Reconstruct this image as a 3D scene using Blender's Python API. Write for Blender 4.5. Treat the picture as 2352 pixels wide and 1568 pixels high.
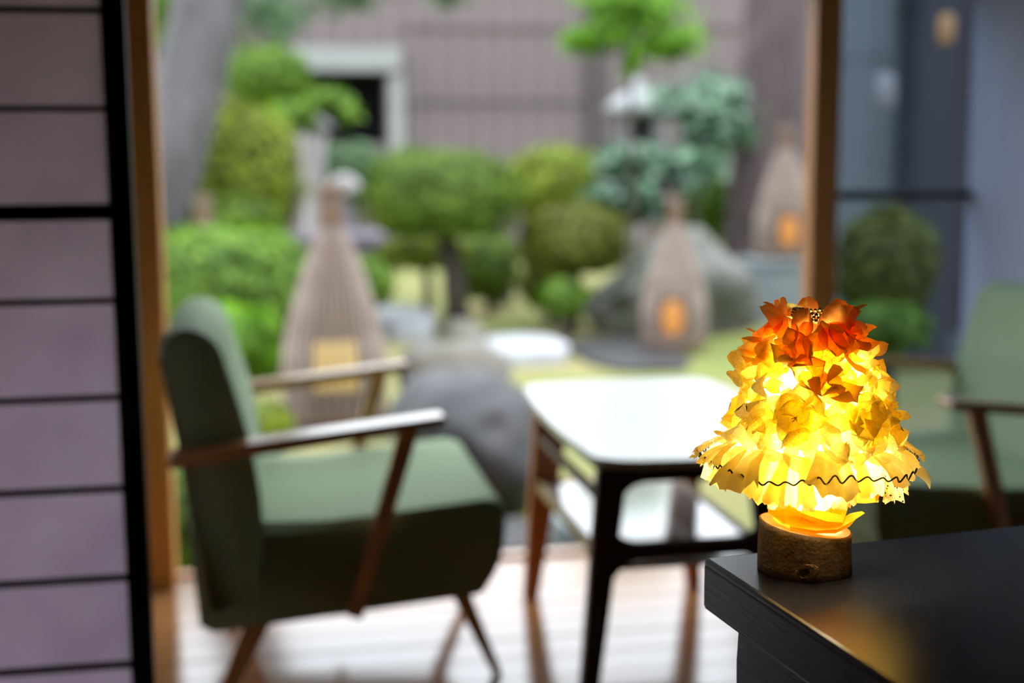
import bpy, bmesh, math, random
import numpy as np
from mathutils import Vector, Matrix, Euler, noise

random.seed(7)
rng = np.random.default_rng(7)
S = bpy.context.scene
COL = S.collection
for o in list(bpy.data.objects):
    bpy.data.objects.remove(o)

# ------------------------------------------------------------------ camera, sky, exposure
FPX = 3082.0                                   # focal length in pixels of the 2352 wide frame
YAW, PITCH, ROLL = math.radians(10.5), math.radians(8.01), math.radians(-0.33)
EYE = Vector((0, 0, 1.03))
CM = Matrix.Rotation(-YAW, 3, 'Z') @ Matrix.Rotation(math.pi / 2 - PITCH, 3, 'X') @ Matrix.Rotation(ROLL, 3, 'Z')
cam = bpy.data.cameras.new('camera')
cam.sensor_width = 36.0
cam.lens = 36.0 * FPX / 2352.0
cam.clip_start = 0.05
cam.dof.use_dof = True
cam.dof.focus_distance = 1.13
cam.dof.aperture_fstop = 2.5
co = bpy.data.objects.new('camera', cam)
co.matrix_world = Matrix.Translation(EYE) @ CM.to_4x4()
COL.objects.link(co)
S.camera = co

wd = bpy.data.worlds.new('overcast_sky')
S.world = wd
wd.use_nodes = True
bgn = wd.node_tree.nodes['Background']
bgn.inputs['Color'].default_value = (0.86, 0.92, 1.0, 1)
# standard overcast sky: zenith three times as bright as the horizon, L = Lz (1 + 2 sin e) / 3
WN, WL = wd.node_tree.nodes, wd.node_tree.links
wtc = WN.new('ShaderNodeTexCoord'); wsx = WN.new('ShaderNodeSeparateXYZ'); WL.new(wtc.outputs['Generated'], wsx.inputs[0])
wmx = WN.new('ShaderNodeMath'); wmx.operation = 'MAXIMUM'; wmx.inputs[1].default_value = 0.0; WL.new(wsx.outputs['Z'], wmx.inputs[0])
wma = WN.new('ShaderNodeMath'); wma.operation = 'MULTIPLY_ADD'; wma.inputs[1].default_value = 8.2 * 2 / 3; wma.inputs[2].default_value = 8.2 / 3
WL.new(wmx.outputs[0], wma.inputs[0]); WL.new(wma.outputs[0], bgn.inputs['Strength'])

S.view_settings.view_transform = 'Standard'
S.view_settings.look = 'None'
S.view_settings.gamma = 1.0
S.view_settings.use_curve_mapping = False
S.view_settings.exposure = 0.0


def ray(x, y):
    return CM @ Vector(((x - 1176) / FPX, -(y - 784) / FPX, -1.0))
def W(x, y, d):
    return EYE + ray(x, y) * d
def FZ(x, y, z):
    v = ray(x, y); return EYE + v * ((z - EYE.z) / v.z)
def FY(x, y, Y):
    v = ray(x, y); return EYE + v * (Y / v.y)

# ------------------------------------------------------------------ materials
def lin(c):
    return tuple(((v / 255) / 12.92 if v / 255 <= 0.04045 else ((v / 255 + 0.055) / 1.055) ** 2.4) for v in c) + (1,)

def mat(name, c1, c2=None, rough=0.6, spec=0.5, scale=(8, 8, 8), bump=0.0, bscale=None, detail=4, metal=0.0, coat=0.0, wave=None, island=False, ior=None, contrast=(0.3, 0.7)):
    m = bpy.data.materials.new(name); m.use_nodes = True
    nt = m.node_tree; N = nt.nodes; L = nt.links
    b = N['Principled BSDF']
    b.inputs['Roughness'].default_value = rough
    b.inputs['Specular IOR Level'].default_value = spec
    b.inputs['Metallic'].default_value = metal
    b.inputs['Coat Weight'].default_value = coat
    b.inputs['Coat Roughness'].default_value = rough * 0.6
    if ior: b.inputs['IOR'].default_value = ior
    b.inputs['Base Color'].default_value = c1 if len(c1) == 4 else tuple(c1) + (1,)
    tc = N.new('ShaderNodeTexCoord'); mp = N.new('ShaderNodeMapping')
    L.new(tc.outputs['Object'], mp.inputs['Vector'])
    mp.inputs['Scale'].default_value = scale
    fac = None
    if wave:
        tx = N.new('ShaderNodeTexWave'); tx.inputs['Scale'].default_value = wave
        tx.inputs['Distortion'].default_value = 3.0; tx.inputs['Detail'].default_value = 3
        L.new(mp.outputs[0], tx.inputs['Vector']); fac = tx.outputs['Fac']
    else:
        tx = N.new('ShaderNodeTexNoise'); tx.inputs['Scale'].default_value = 1.0; tx.inputs['Detail'].default_value = detail
        L.new(mp.outputs[0], tx.inputs['Vector']); fac = tx.outputs['Fac']
    if c2 is not None:
        rp = N.new('ShaderNodeValToRGB')
        rp.color_ramp.elements[0].position, rp.color_ramp.elements[1].position = contrast
        rp.color_ramp.elements[0].color = c1 if len(c1) == 4 else tuple(c1) + (1,)
        rp.color_ramp.elements[1].color = c2 if len(c2) == 4 else tuple(c2) + (1,)
        if island:
            g = N.new('ShaderNodeNewGeometry')
            L.new(g.outputs['Random Per Island'], rp.inputs['Fac'])
            rp.color_ramp.elements[0].position, rp.color_ramp.elements[1].position = 0, 1
        else:
            L.new(fac, rp.inputs['Fac'])
        L.new(rp.outputs[0], b.inputs['Base Color'])
    if bump:
        bp = N.new('ShaderNodeBump'); bp.inputs['Strength'].default_value = bump; bp.inputs['Distance'].default_value = 0.002 if not bscale else bscale[1]
        if bscale:
            t2 = N.new('ShaderNodeTexNoise'); t2.inputs['Scale'].default_value = bscale[0]; t2.inputs['Detail'].default_value = 3
            L.new(tc.outputs['Object'], t2.inputs['Vector']); L.new(t2.outputs['Fac'], bp.inputs['Height'])
        else:
            L.new(fac, bp.inputs['Height'])
        L.new(bp.outputs[0], b.inputs['Normal'])
    return m

def translucent(name, c1, c2, mix=0.6, island=False, crepe=None, rough=0.7, nscale=40, holes=None, veins=None, gloss=0.02):
    """thin paper / leaf: diffuse + translucent, with crepe ribs as fine relief"""
    m = bpy.data.materials.new(name); m.use_nodes = True
    nt = m.node_tree; N = nt.nodes; L = nt.links
    N.remove(N['Principled BSDF']); out = N['Material Output']
    rp = N.new('ShaderNodeValToRGB')
    rp.color_ramp.elements[0].color = c1; rp.color_ramp.elements[1].color = c2
    tc = N.new('ShaderNodeTexCoord')
    if island:
        g = N.new('ShaderNodeNewGeometry'); L.new(g.outputs['Random Per Island'], rp.inputs['Fac'])
    else:
        n = N.new('ShaderNodeTexNoise'); n.inputs['Scale'].default_value = nscale; n.inputs['Detail'].default_value = 4
        L.new(tc.outputs['Object'], n.inputs['Vector']); L.new(n.outputs['Fac'], rp.inputs['Fac'])
        rp.color_ramp.elements[0].position, rp.color_ramp.elements[1].position = 0.35, 0.68
    col = rp.outputs[0]
    d = N.new('ShaderNodeBsdfDiffuse'); t = N.new('ShaderNodeBsdfTranslucent')
    mx = N.new('ShaderNodeMixShader'); mx.inputs[0].default_value = mix
    if crepe:
        w = N.new('ShaderNodeTexWave'); w.inputs['Scale'].default_value = crepe; w.inputs['Distortion'].default_value = 2.5; w.inputs['Detail'].default_value = 2
        w.bands_direction = 'Y'
        L.new(tc.outputs['Object'], w.inputs['Vector'])
        hm = N.new('ShaderNodeMix'); hm.data_type = 'RGBA'; hm.blend_type = 'MULTIPLY'
        r2 = N.new('ShaderNodeValToRGB'); r2.color_ramp.elements[0].color = (0.84, 0.78, 0.66, 1); r2.color_ramp.elements[1].color = (1, 1, 1, 1)
        r2.color_ramp.elements[1].position = 0.45
        L.new(w.outputs['Fac'], r2.inputs['Fac'])
        hm.inputs[0].default_value = 1.0
        L.new(col, hm.inputs[6]); L.new(r2.outputs[0], hm.inputs[7]); col = hm.outputs[2]
        bp = N.new('ShaderNodeBump'); bp.inputs['Strength'].default_value = 0.4; bp.inputs['Distance'].default_value = 0.0006
        L.new(w.outputs['Fac'], bp.inputs['Height']); L.new(bp.outputs[0], d.inputs['Normal'])
    if veins:
        nz = N.new('ShaderNodeTexNoise'); nz.inputs['Scale'].default_value = veins * 0.8
        L.new(tc.outputs['Object'], nz.inputs['Vector'])
        va = N.new('ShaderNodeVectorMath'); va.operation = 'MULTIPLY_ADD'; va.inputs[1].default_value = (0.35, 0.35, 0.35)
        L.new(nz.outputs['Color'], va.inputs[0]); L.new(tc.outputs['Object'], va.inputs[2])
        vo = N.new('ShaderNodeTexVoronoi'); vo.feature = 'DISTANCE_TO_EDGE'; vo.inputs['Scale'].default_value = veins
        L.new(va.outputs[0], vo.inputs['Vector'])
        r3 = N.new('ShaderNodeValToRGB'); r3.color_ramp.elements[0].color = (0.66, 0.55, 0.34, 1); r3.color_ramp.elements[1].color = (1, 1, 1, 1)
        r3.color_ramp.elements[0].position, r3.color_ramp.elements[1].position = 0.0, 0.05
        L.new(vo.outputs['Distance'], r3.inputs['Fac'])
        vm = N.new('ShaderNodeMix'); vm.data_type = 'RGBA'; vm.blend_type = 'MULTIPLY'; vm.inputs[0].default_value = 0.8
        L.new(col, vm.inputs[6]); L.new(r3.outputs[0], vm.inputs[7]); col = vm.outputs[2]
    L.new(col, d.inputs['Color']); L.new(col, t.inputs['Color'])
    L.new(d.outputs[0], mx.inputs[1]); L.new(t.outputs[0], mx.inputs[2])
    fin = mx.outputs[0]
    if holes:
        v = N.new('ShaderNodeTexVoronoi'); v.inputs['Scale'].default_value = holes
        L.new(tc.outputs['Object'], v.inputs['Vector'])
        lt = N.new('ShaderNodeMath'); lt.operation = 'LESS_THAN'; lt.inputs[1].default_value = 0.27
        L.new(v.outputs['Distance'], lt.inputs[0])
        tr = N.new('ShaderNodeBsdfTransparent'); m2 = N.new('ShaderNodeMixShader')
        L.new(lt.outputs[0], m2.inputs[0]); L.new(fin, m2.inputs[1]); L.new(tr.outputs[0], m2.inputs[2]); fin = m2.outputs[0]
    elif rough < 0.6:
        gl = N.new('ShaderNodeBsdfGlossy'); gl.inputs['Roughness'].default_value = rough
        m2 = N.new('ShaderNodeMixShader'); m2.inputs[0].default_value = gloss
        L.new(fin, m2.inputs[1]); L.new(gl.outputs[0], m2.inputs[2]); fin = m2.outputs[0]
    L.new(fin, out.inputs['Surface'])
    return m

def emit(name, col, strength):
    m = bpy.data.materials.new(name); m.use_nodes = True
    b = m.node_tree.nodes['Principled BSDF']
    b.inputs['Base Color'].default_value = tuple(c * 0.25 for c in col[:3]) + (1,); b.inputs['Emission Color'].default_value = col; b.inputs['Emission Strength'].default_value = strength
    return m

def glass(name, tint, gloss=0.06, rough=0.02, haze=0.0):
    m = bpy.data.materials.new(name); m.use_nodes = True
    nt = m.node_tree; N = nt.nodes; L = nt.links
    N.remove(N['Principled BSDF']); out = N['Material Output']
    t = N.new('ShaderNodeBsdfTransparent'); t.inputs['Color'].default_value = tint
    g = N.new('ShaderNodeBsdfGlossy'); g.inputs['Roughness'].default_value = rough
    lw = N.new('ShaderNodeLayerWeight'); lw.inputs['Blend'].default_value = 0.25
    mu = N.new('ShaderNodeMath'); mu.operation = 'MULTIPLY_ADD'; mu.inputs[1].default_value = 0.25; mu.inputs[2].default_value = gloss
    L.new(lw.outputs['Fresnel'], mu.inputs[0])
    mx = N.new('ShaderNodeMixShader'); L.new(mu.outputs[0], mx.inputs[0]); L.new(t.outputs[0], mx.inputs[1]); L.new(g.outputs[0], mx.inputs[2])
    fin = mx.outputs[0]
    if haze:
        d = N.new('ShaderNodeBsdfTranslucent'); d.inputs['Color'].default_value = (0.75, 0.8, 0.95, 1)
        m2 = N.new('ShaderNodeMixShader'); m2.inputs[0].default_value = haze
        L.new(fin, m2.inputs[1]); L.new(d.outputs[0], m2.inputs[2]); fin = m2.outputs[0]
    L.new(fin, out.inputs['Surface'])
    return m

M = dict(
    floor=mat('floor_boards', (0.30, 0.13, 0.045), (0.42, 0.20, 0.075), rough=0.15, spec=0.6, scale=(2, 30, 30), coat=0.3),
    tatami=mat('tatami_straw', (0.10, 0.085, 0.04), (0.13, 0.11, 0.05), rough=0.8, scale=(4, 90, 4)),
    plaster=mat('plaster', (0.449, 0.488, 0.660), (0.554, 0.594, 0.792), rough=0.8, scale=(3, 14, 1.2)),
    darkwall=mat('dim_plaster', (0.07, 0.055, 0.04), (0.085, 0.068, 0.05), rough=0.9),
    ceil=mat('ceiling_boards', (0.08, 0.05, 0.03), (0.1, 0.065, 0.04), rough=0.7, scale=(2, 20, 2)),
    cedar=mat('cedar_post', (0.46, 0.17, 0.032), (0.56, 0.23, 0.05), rough=0.45, scale=(40, 40, 2.5), bump=0.1),
    pillar=mat('cedar_pillar_lit_tone', (0.60, 0.25, 0.055), (0.70, 0.32, 0.08), rough=0.45, scale=(40, 40, 2.5), bump=0.1),  # cedar again, with the left post's warm lit tone put into the colour
    blackwood=mat('dark_lacquered_wood', (0.010, 0.005, 0.005), (0.016, 0.008, 0.008), rough=0.5, scale=(20, 20, 3)),
    shoji=translucent('shoji_paper', (0.74, 0.64, 0.76, 1), (0.82, 0.72, 0.83, 1), mix=0.78, nscale=9),
    green=mat('sage_upholstery', (0.308, 0.420, 0.245), (0.379, 0.497, 0.295), rough=0.8, spec=0.3, scale=(140, 140, 140), bump=0.25, detail=2),
    armwood=mat('honey_wood', (0.70, 0.32, 0.12), (0.80, 0.40, 0.16), rough=0.24, spec=0.6, scale=(4, 60, 60), coat=0.9),
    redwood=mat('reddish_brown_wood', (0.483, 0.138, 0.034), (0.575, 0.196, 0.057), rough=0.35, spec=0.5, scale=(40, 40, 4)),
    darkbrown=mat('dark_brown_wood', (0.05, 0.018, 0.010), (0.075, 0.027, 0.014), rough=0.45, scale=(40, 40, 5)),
    tabletop=mat('pale_table_laminate', (0.74, 0.71, 0.68), (0.78, 0.75, 0.72), rough=0.34, spec=0.7, scale=(30, 3, 3), coat=0.8),
    shelf=mat('shelf_board', (0.646, 0.570, 0.532), (0.760, 0.665, 0.608), rough=0.14, spec=0.8, scale=(30, 3, 3), coat=0.8),
    palewood=mat('pale_edge_wood', (0.42, 0.28, 0.12), (0.5, 0.34, 0.16), rough=0.4),
    blacktop=mat('grainy_black_table', (0.004, 0.004, 0.005), (0.008, 0.008, 0.010), rough=0.24, spec=0.5, ior=1.36, scale=(700, 700, 700), bump=0.22, bscale=(800, 0.0006)),
    blackside=mat('black_grain_edge', (0.010, 0.006, 0.011), (0.022, 0.014, 0.024), rough=0.32, spec=0.3, scale=(60, 14, 330), bump=0.5),
    moss=mat('moss_ground', (0.116, 0.141, 0.036), (0.207, 0.174, 0.083), rough=0.95, spec=0.1, scale=(1.3, 1.3, 1.3), detail=6, bump=0.6, bscale=(30, 0.02)),
    stone=mat('grey_stone', (0.090, 0.086, 0.086), (0.153, 0.144, 0.144), rough=0.85, scale=(5, 5, 5), bump=0.5, bscale=(22, 0.02)),
    darkstone=mat('dark_river_stone', (0.007, 0.006, 0.007), (0.016, 0.013, 0.014), rough=0.6, scale=(6, 6, 6), bump=0.4, bscale=(20, 0.02)),
    brownstone=mat('mossy_brown_stone', (0.061, 0.053, 0.039), (0.117, 0.100, 0.080), rough=0.8, scale=(5, 5, 5), bump=0.5, bscale=(22, 0.02)),
    mossrock=mat('mossy_boulder', (0.036, 0.042, 0.024), (0.120, 0.117, 0.104), rough=0.85, scale=(3.5, 3.5, 3.5), bump=0.7, bscale=(14, 0.04), contrast=(0.38, 0.6)),
    slab=mat('pale_stepping_stone', (0.266, 0.271, 0.288), (0.344, 0.344, 0.366), rough=0.6, scale=(8, 8, 8), bump=0.3, bscale=(30, 0.01)),
    purplestone=mat('purplish_slab', (0.072, 0.056, 0.077), (0.115, 0.091, 0.115), rough=0.7, scale=(6, 6, 6)),
    bluestone=mat('blue_grey_granite', (0.115, 0.139, 0.149), (0.163, 0.187, 0.197), rough=0.8, scale=(14, 14, 14)),
    palestone=mat('weathered_pale_stone', (0.234, 0.210, 0.210), (0.312, 0.283, 0.277), rough=0.85, scale=(7, 7, 7)),
    fence=mat('weathered_fence_board', (0.102, 0.081, 0.086), (0.155, 0.127, 0.124), rough=0.9, spec=0.2, scale=(9, 9, 0.8)),
    fencedark=mat('fence_post_wood', (0.050, 0.039, 0.042), (0.076, 0.060, 0.063), rough=0.9, spec=0.2, scale=(9, 9, 0.8)),
    palebeam=mat('pale_weathered_beam', (0.177, 0.187, 0.182), (0.229, 0.234, 0.229), rough=0.8, scale=(2, 9, 9)),
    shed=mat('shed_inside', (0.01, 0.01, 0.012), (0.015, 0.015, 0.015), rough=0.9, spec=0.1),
    greywall=mat('grey_weatherboard', (0.132, 0.147, 0.151), (0.193, 0.203, 0.208), rough=0.8, scale=(9, 9, 0.6)),
    darkpost=mat('charred_cedar', (0.022, 0.022, 0.027), (0.035, 0.034, 0.04), rough=0.7, scale=(9, 9, 0.6)),
    bark=mat('grey_bark', (0.058, 0.056, 0.055), (0.117, 0.108, 0.112), rough=0.95, spec=0.1, scale=(7, 7, 2.2), bump=0.8, bscale=(18, 0.03)),
    redbark=mat('reddish_bark', (0.038, 0.027, 0.027), (0.088, 0.068, 0.068), rough=0.95, spec=0.1, scale=(7, 7, 2), bump=0.8, bscale=(18, 0.03)),
    twig=mat('dark_stem', (0.03, 0.022, 0.016), (0.05, 0.038, 0.026), rough=0.9),
    strip=mat('dried_bamboo_strip', (0.180, 0.132, 0.106), (0.286, 0.222, 0.191), rough=0.7, spec=0.3, scale=(30, 30, 3)),
    liner=mat('lantern_lining', (0.091, 0.055, 0.034), (0.130, 0.081, 0.052), rough=0.9),
    bind=mat('rope_binding', (0.09, 0.045, 0.024), (0.13, 0.07, 0.036), rough=0.9, scale=(30, 30, 120), bump=0.5),
    bark_base=mat('brown_log_bark', (0.035, 0.020, 0.009), (0.117, 0.066, 0.028), rough=0.75, spec=0.3, scale=(60, 60, 26), detail=7, bump=0.7, bscale=(330, 0.0016)),
    cutface=mat('pale_cut_wood', (0.62, 0.42, 0.22), (0.7, 0.5, 0.28), rough=0.6, scale=(60, 60, 60)),
    knot=mat('dark_wood_knot', (0.03, 0.015, 0.006), (0.2, 0.10, 0.04), rough=0.8, scale=(300, 300, 300), bump=0.8, bscale=(500, 0.002)),
    bead=mat('antique_gold_bead', (0.28, 0.2, 0.07), (0.34, 0.25, 0.1), rough=0.28, metal=1.0),
    wire=mat('dark_gold_thread', (0.05, 0.032, 0.008), (0.08, 0.05, 0.012), rough=0.5),
    socket=mat('brass_socket', (0.5, 0.36, 0.12), None, rough=0.4, metal=1.0),
    metal=mat('black_steel', (0.012, 0.012, 0.014), None, rough=0.4),
)
def leafmat(name, c1, c2, mix=0.35, rough=0.42, gloss=0.02):
    return translucent(name, c1 + (1,), c2 + (1,), mix=mix, island=True, rough=rough, gloss=gloss)
LEAF = dict(
    yellowgreen=leafmat('leaf_yellow_green', (0.059, 0.086, 0.006), (0.269, 0.338, 0.022)),
    fresh=leafmat('leaf_fresh_green', (0.043, 0.105, 0.006), (0.149, 0.264, 0.018), 0.4),
    mid=leafmat('leaf_mid_green', (0.033, 0.067, 0.005), (0.135, 0.217, 0.016)),
    olive=leafmat('leaf_olive', (0.050, 0.059, 0.005), (0.165, 0.180, 0.018)),
    blue=leafmat('leaf_blue_green', (0.018, 0.062, 0.026), (0.11, 0.22, 0.12), 0.3, 0.28, 0.055),
    maple=leafmat('leaf_maple', (0.062, 0.163, 0.004), (0.175, 0.363, 0.014), 0.5),
    soft=leafmat('leaf_soft_green', (0.045, 0.095, 0.035), (0.11, 0.19, 0.085), 0.4),
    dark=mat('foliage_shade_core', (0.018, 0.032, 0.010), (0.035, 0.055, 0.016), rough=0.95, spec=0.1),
)

# ------------------------------------------------------------------ mesh helpers
def obj(name, me, parent=None, m=None, loc=None, rot=None, label=None, kind=None):
    o = bpy.data.objects.new(name, me)
    COL.objects.link(o)
    if m is not None and me is not None and len(me.materials) == 0: me.materials.append(m)
    if parent is not None: o.parent = parent
    if loc is not None: o.location = loc
    if rot is not None: o.rotation_euler = rot
    if label: o['label'] = label
    if kind: o['kind'] = kind
    return o

def thing(name, label, cat, loc=(0, 0, 0), rotz=0.0, group=None):
    o = bpy.data.objects.new(name, None); COL.objects.link(o)
    o.location = loc; o.rotation_euler = (0, 0, rotz); o.empty_display_size = 0.05
    o['label'] = label; o['category'] = cat
    if group: o['group'] = group
    return o

def tag(o, label, cat, group=None):
    o['label'] = label; o['category'] = cat
    if group: o['group'] = group
    return o

def struct(o):
    o['kind'] = 'structure'; return o

def raw(name, v, f, smooth=False):
    me = bpy.data.meshes.new(name); me.from_pydata([tuple(p) for p in v], [], [tuple(q) for q in f]); me.update()
    if smooth:
        me.polygons.foreach_set('use_smooth', [True] * len(me.polygons))
    return me

def bm_mesh(name, bm, smooth=False):
    bmesh.ops.recalc_face_normals(bm, faces=bm.faces)
    me = bpy.data.meshes.new(name); bm.to_mesh(me); bm.free()
    if smooth: me.polygons.foreach_set('use_smooth', [True] * len(me.polygons))
    return me

def box(name, lo, hi, bev=0.0, seg=2):
    bm = bmesh.new()
    bmesh.ops.create_cube(bm, size=1.0)
    lo, hi = Vector(lo), Vector(hi)
    for v in bm.verts:
        v.co = Vector((lo[i] + (v.co[i] + 0.5) * (hi[i] - lo[i]) for i in range(3)))
    if bev:
        bmesh.ops.bevel(bm, geom=bm.edges[:], offset=bev, segments=seg, affect='EDGES', profile=0.5)
    return bm_mesh(name, bm, smooth=False)

def prism(name, prof, axis, a, b, bev=0.0, seg=3, smooth=False):
    """closed 2D profile pushed along an axis; prof in the two other axes, in order"""
    bm = bmesh.new()
    def P(p, t):
        if axis == 'y': return (p[0], t, p[1])
        if axis == 'x': return (t, p[0], p[1])
        return (p[0], p[1], t)
    va = [bm.verts.new(P(p, a)) for p in prof]; vb = [bm.verts.new(P(p, b)) for p in prof]
    n = len(prof)
    fa = bm.faces.new(va); fb = bm.faces.new(vb)
    for i in range(n):
        bm.faces.new((va[i], va[(i + 1) % n], vb[(i + 1) % n], vb[i]))
    if bev:
        ed = [e for e in bm.edges if (fa in e.link_faces) or (fb in e.link_faces)]
        bmesh.ops.bevel(bm, geom=ed, offset=bev, segments=seg, affect='EDGES', profile=0.5)
    return bm_mesh(name, bm, smooth)

def round_poly(pts, rads, seg=5):
    """round the corners of a polygon"""
    out = []; n = len(pts)
    for i in range(n):
        p = Vector(pts[i]); a = Vector(pts[i - 1]); b = Vector(pts[(i + 1) % n]); r = rads[i] if hasattr(rads, '__len__') else rads
        if r <= 0: out.append(tuple(p)); continue
        da = (a - p); db = (b - p); r = min(r, da.length * 0.48, db.length * 0.48)
        pa = p + da.normalized() * r; pb = p + db.normalized() * r
        for k in range(seg + 1):
            t = k / seg
            q = pa * (1 - t) ** 2 + p * 2 * t * (1 - t) + pb * t * t
            out.append(tuple(q))
    return out

def tube(name, pts, rad, sides=8, caps=True, squash=1.0):
    pts = [Vector(p) for p in pts]; n = len(pts)
    rad = rad if hasattr(rad, '__len__') else [rad] * n
    v, f = [], []
    up = Vector((0.13, 0.21, 0.97))
    for i, p in enumerate(pts):
        d = (pts[min(i + 1, n - 1)] - pts[max(i - 1, 0)]).normalized()
        s = d.cross(up)
        if s.length < 0.1: s = d.cross(Vector((1, 0, 0)))
        s.normalize(); u = s.cross(d)
        for k in range(sides):
            a = 2 * math.pi * k / sides
            v.append(p + (s * math.cos(a) + u * math.sin(a) * squash) * rad[i])
    for i in range(n - 1):
        for k in range(sides):
            a, b = i * sides + k, i * sides + (k + 1) % sides
            f.append((a, b, b + sides, a + sides))
    if caps:
        f.append(tuple(range(sides))[::-1]); f.append(tuple(range((n - 1) * sides, n * sides)))
    me = raw(name, v, f, True)
    return me

def lathe(name, prof, sides=24, cap0=True, cap1=True, wob=0.0, seed=0):
    v, f = [], []
    for i, (r, z) in enumerate(prof):
        for k in range(sides):
            a = 2 * math.pi * k / sides
            rr = r * (1 + wob * noise.noise(Vector((math.cos(a) * 1.5 + seed, math.sin(a) * 1.5, z * 6))))
            v.append((rr * math.cos(a), rr * math.sin(a), z))
    n = len(prof)
    for i in range(n - 1):
        for k in range(sides):
            a, b = i * sides + k, i * sides + (k + 1) % sides
            f.append((a, b, b + sides, a + sides))
    if cap0: f.append(tuple(range(sides))[::-1])
    if cap1: f.append(tuple(range((n - 1) * sides, n * sides)))
    return raw(name, v, f, True)

def bar(name, a, b, w, t, bev=0.004, w2=None, t2=None, side=Vector((0, 1, 0))):
    """rectangular tapered bar from a to b; w across 'side', t across the other way"""
    a, b = Vector(a), Vector(b); d = (b - a).normalized()
    s = (side - d * side.dot(d)).normalized(); u = d.cross(s)
    w2 = w if w2 is None else w2; t2 = t if t2 is None else t2
    bm = bmesh.new(); vs = []
    for p, ww, tt in ((a, w, t), (b, w2, t2)):
        for sx, sy in ((-1, -1), (1, -1), (1, 1), (-1, 1)):
            vs.append(bm.verts.new(p + s * sx * ww / 2 + u * sy * tt / 2))
    bm.faces.new(vs[:4]); bm.faces.new(vs[4:])
    for i in range(4): bm.faces.new((vs[i], vs[(i + 1) % 4], vs[4 + (i + 1) % 4], vs[4 + i]))
    if bev: bmesh.ops.bevel(bm, geom=bm.edges[:], offset=bev, segments=2, affect='EDGES', profile=0.5)
    return bm_mesh(name, bm)

def rock(name, r, seed, sub=4, rough=0.25, freq=1.3, flat=0.0, power=2.0):
    """boulder: superellipsoid pushed about by noise, cut flat below"""
    bm = bmesh.new(); bmesh.ops.create_icosphere(bm, subdivisions=sub, radius=1.0)
    for v in bm.verts:
        c = v.co.normalized()
        k = (abs(c.x) ** power + abs(c.y) ** power + abs(c.z) ** power) ** (-1 / power)
        n = noise.noise(c * freq + Vector((seed, seed * 0.7, 1.3))) + 0.4 * noise.noise(c * freq * 2.7 + Vector((seed, 2, seed)))
        c = c * k * (1 + rough * n)
        v.co = Vector((c.x * r[0], c.y * r[1], c.z * r[2]))
        if v.co.z < -flat * r[2]: v.co.z = -flat * r[2] + 0.1 * (v.co.z + flat * r[2])
    return bm_mesh(name, bm, True)

def leaf_cloud(name, centers, normals, size, seed, mats, core=None, aspect=1.7, jitter=0.7):
    """leaves as folded quads round the given points; core = (verts, faces) of the shaded inside"""
    g = np.random.default_rng(seed); n = len(centers)
    nrm = normals + g.normal(0, jitter, (n, 3)); nrm /= np.linalg.norm(nrm, axis=1)[:, None] + 1e-9
    t = g.normal(0, 1, (n, 3)); t -= nrm * (t * nrm).sum(1)[:, None]; t /= np.linalg.norm(t, axis=1)[:, None] + 1e-9
    b = np.cross(nrm, t)
    s = size * g.uniform(0.7, 1.3, n)[:, None]
    v = np.empty((n, 4, 3))
    v[:, 0] = centers - t * s * aspect * 0.5
    v[:, 1] = centers - b * s * 0.5 + nrm * s * 0.12
    v[:, 2] = centers + t * s * aspect * 0.5 - nrm * s * 0.1
    v[:, 3] = centers + b * s * 0.5 + nrm * s * 0.12
    V = v.reshape(-1, 3); F = np.arange(n * 4).reshape(-1, 4)
    verts = V.tolist(); faces = F.tolist(); mi = [0] * n
    if core:
        off = len(verts); verts += core[0]; faces += [[i + off for i in q] for q in core[1]]; mi += [1] * len(core[1])
    me = bpy.data.meshes.new(name); me.from_pydata(verts, [], faces); me.update()
    for m in mats: me.materials.append(m)
    me.polygons.foreach_set('material_index', mi)
    return me

def blob_points(r, n, seed, lumps=0.12, freq=2.2, flat=None, shell=(0.82, 1.10), power=2.0):
    g = np.random.default_rng(seed)
    d = g.normal(0, 1, (n, 3)); d /= np.linalg.norm(d, axis=1)[:, None]
    k = np.array([1 + lumps * (noise.noise(Vector(x) * freq + Vector((seed, 0, 0))) * 2) for x in d])
    k = k * (np.abs(d) ** power).sum(1) ** (-1 / power)
    p = d * (k * g.uniform(shell[0], shell[1], n))[:, None] * np.array(r)
    if flat is not None:
        p[:, 2] = np.maximum(p[:, 2], -flat * r[2])
    return p, d

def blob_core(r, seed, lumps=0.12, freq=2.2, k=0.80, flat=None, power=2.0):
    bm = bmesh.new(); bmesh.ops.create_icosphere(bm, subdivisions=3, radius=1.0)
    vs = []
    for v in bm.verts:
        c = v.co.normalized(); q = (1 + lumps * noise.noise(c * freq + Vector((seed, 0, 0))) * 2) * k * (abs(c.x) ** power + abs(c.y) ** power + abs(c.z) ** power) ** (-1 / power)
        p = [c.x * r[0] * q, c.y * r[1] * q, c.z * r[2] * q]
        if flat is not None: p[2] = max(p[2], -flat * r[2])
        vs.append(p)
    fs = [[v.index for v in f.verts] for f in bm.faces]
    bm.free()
    return vs, fs

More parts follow.
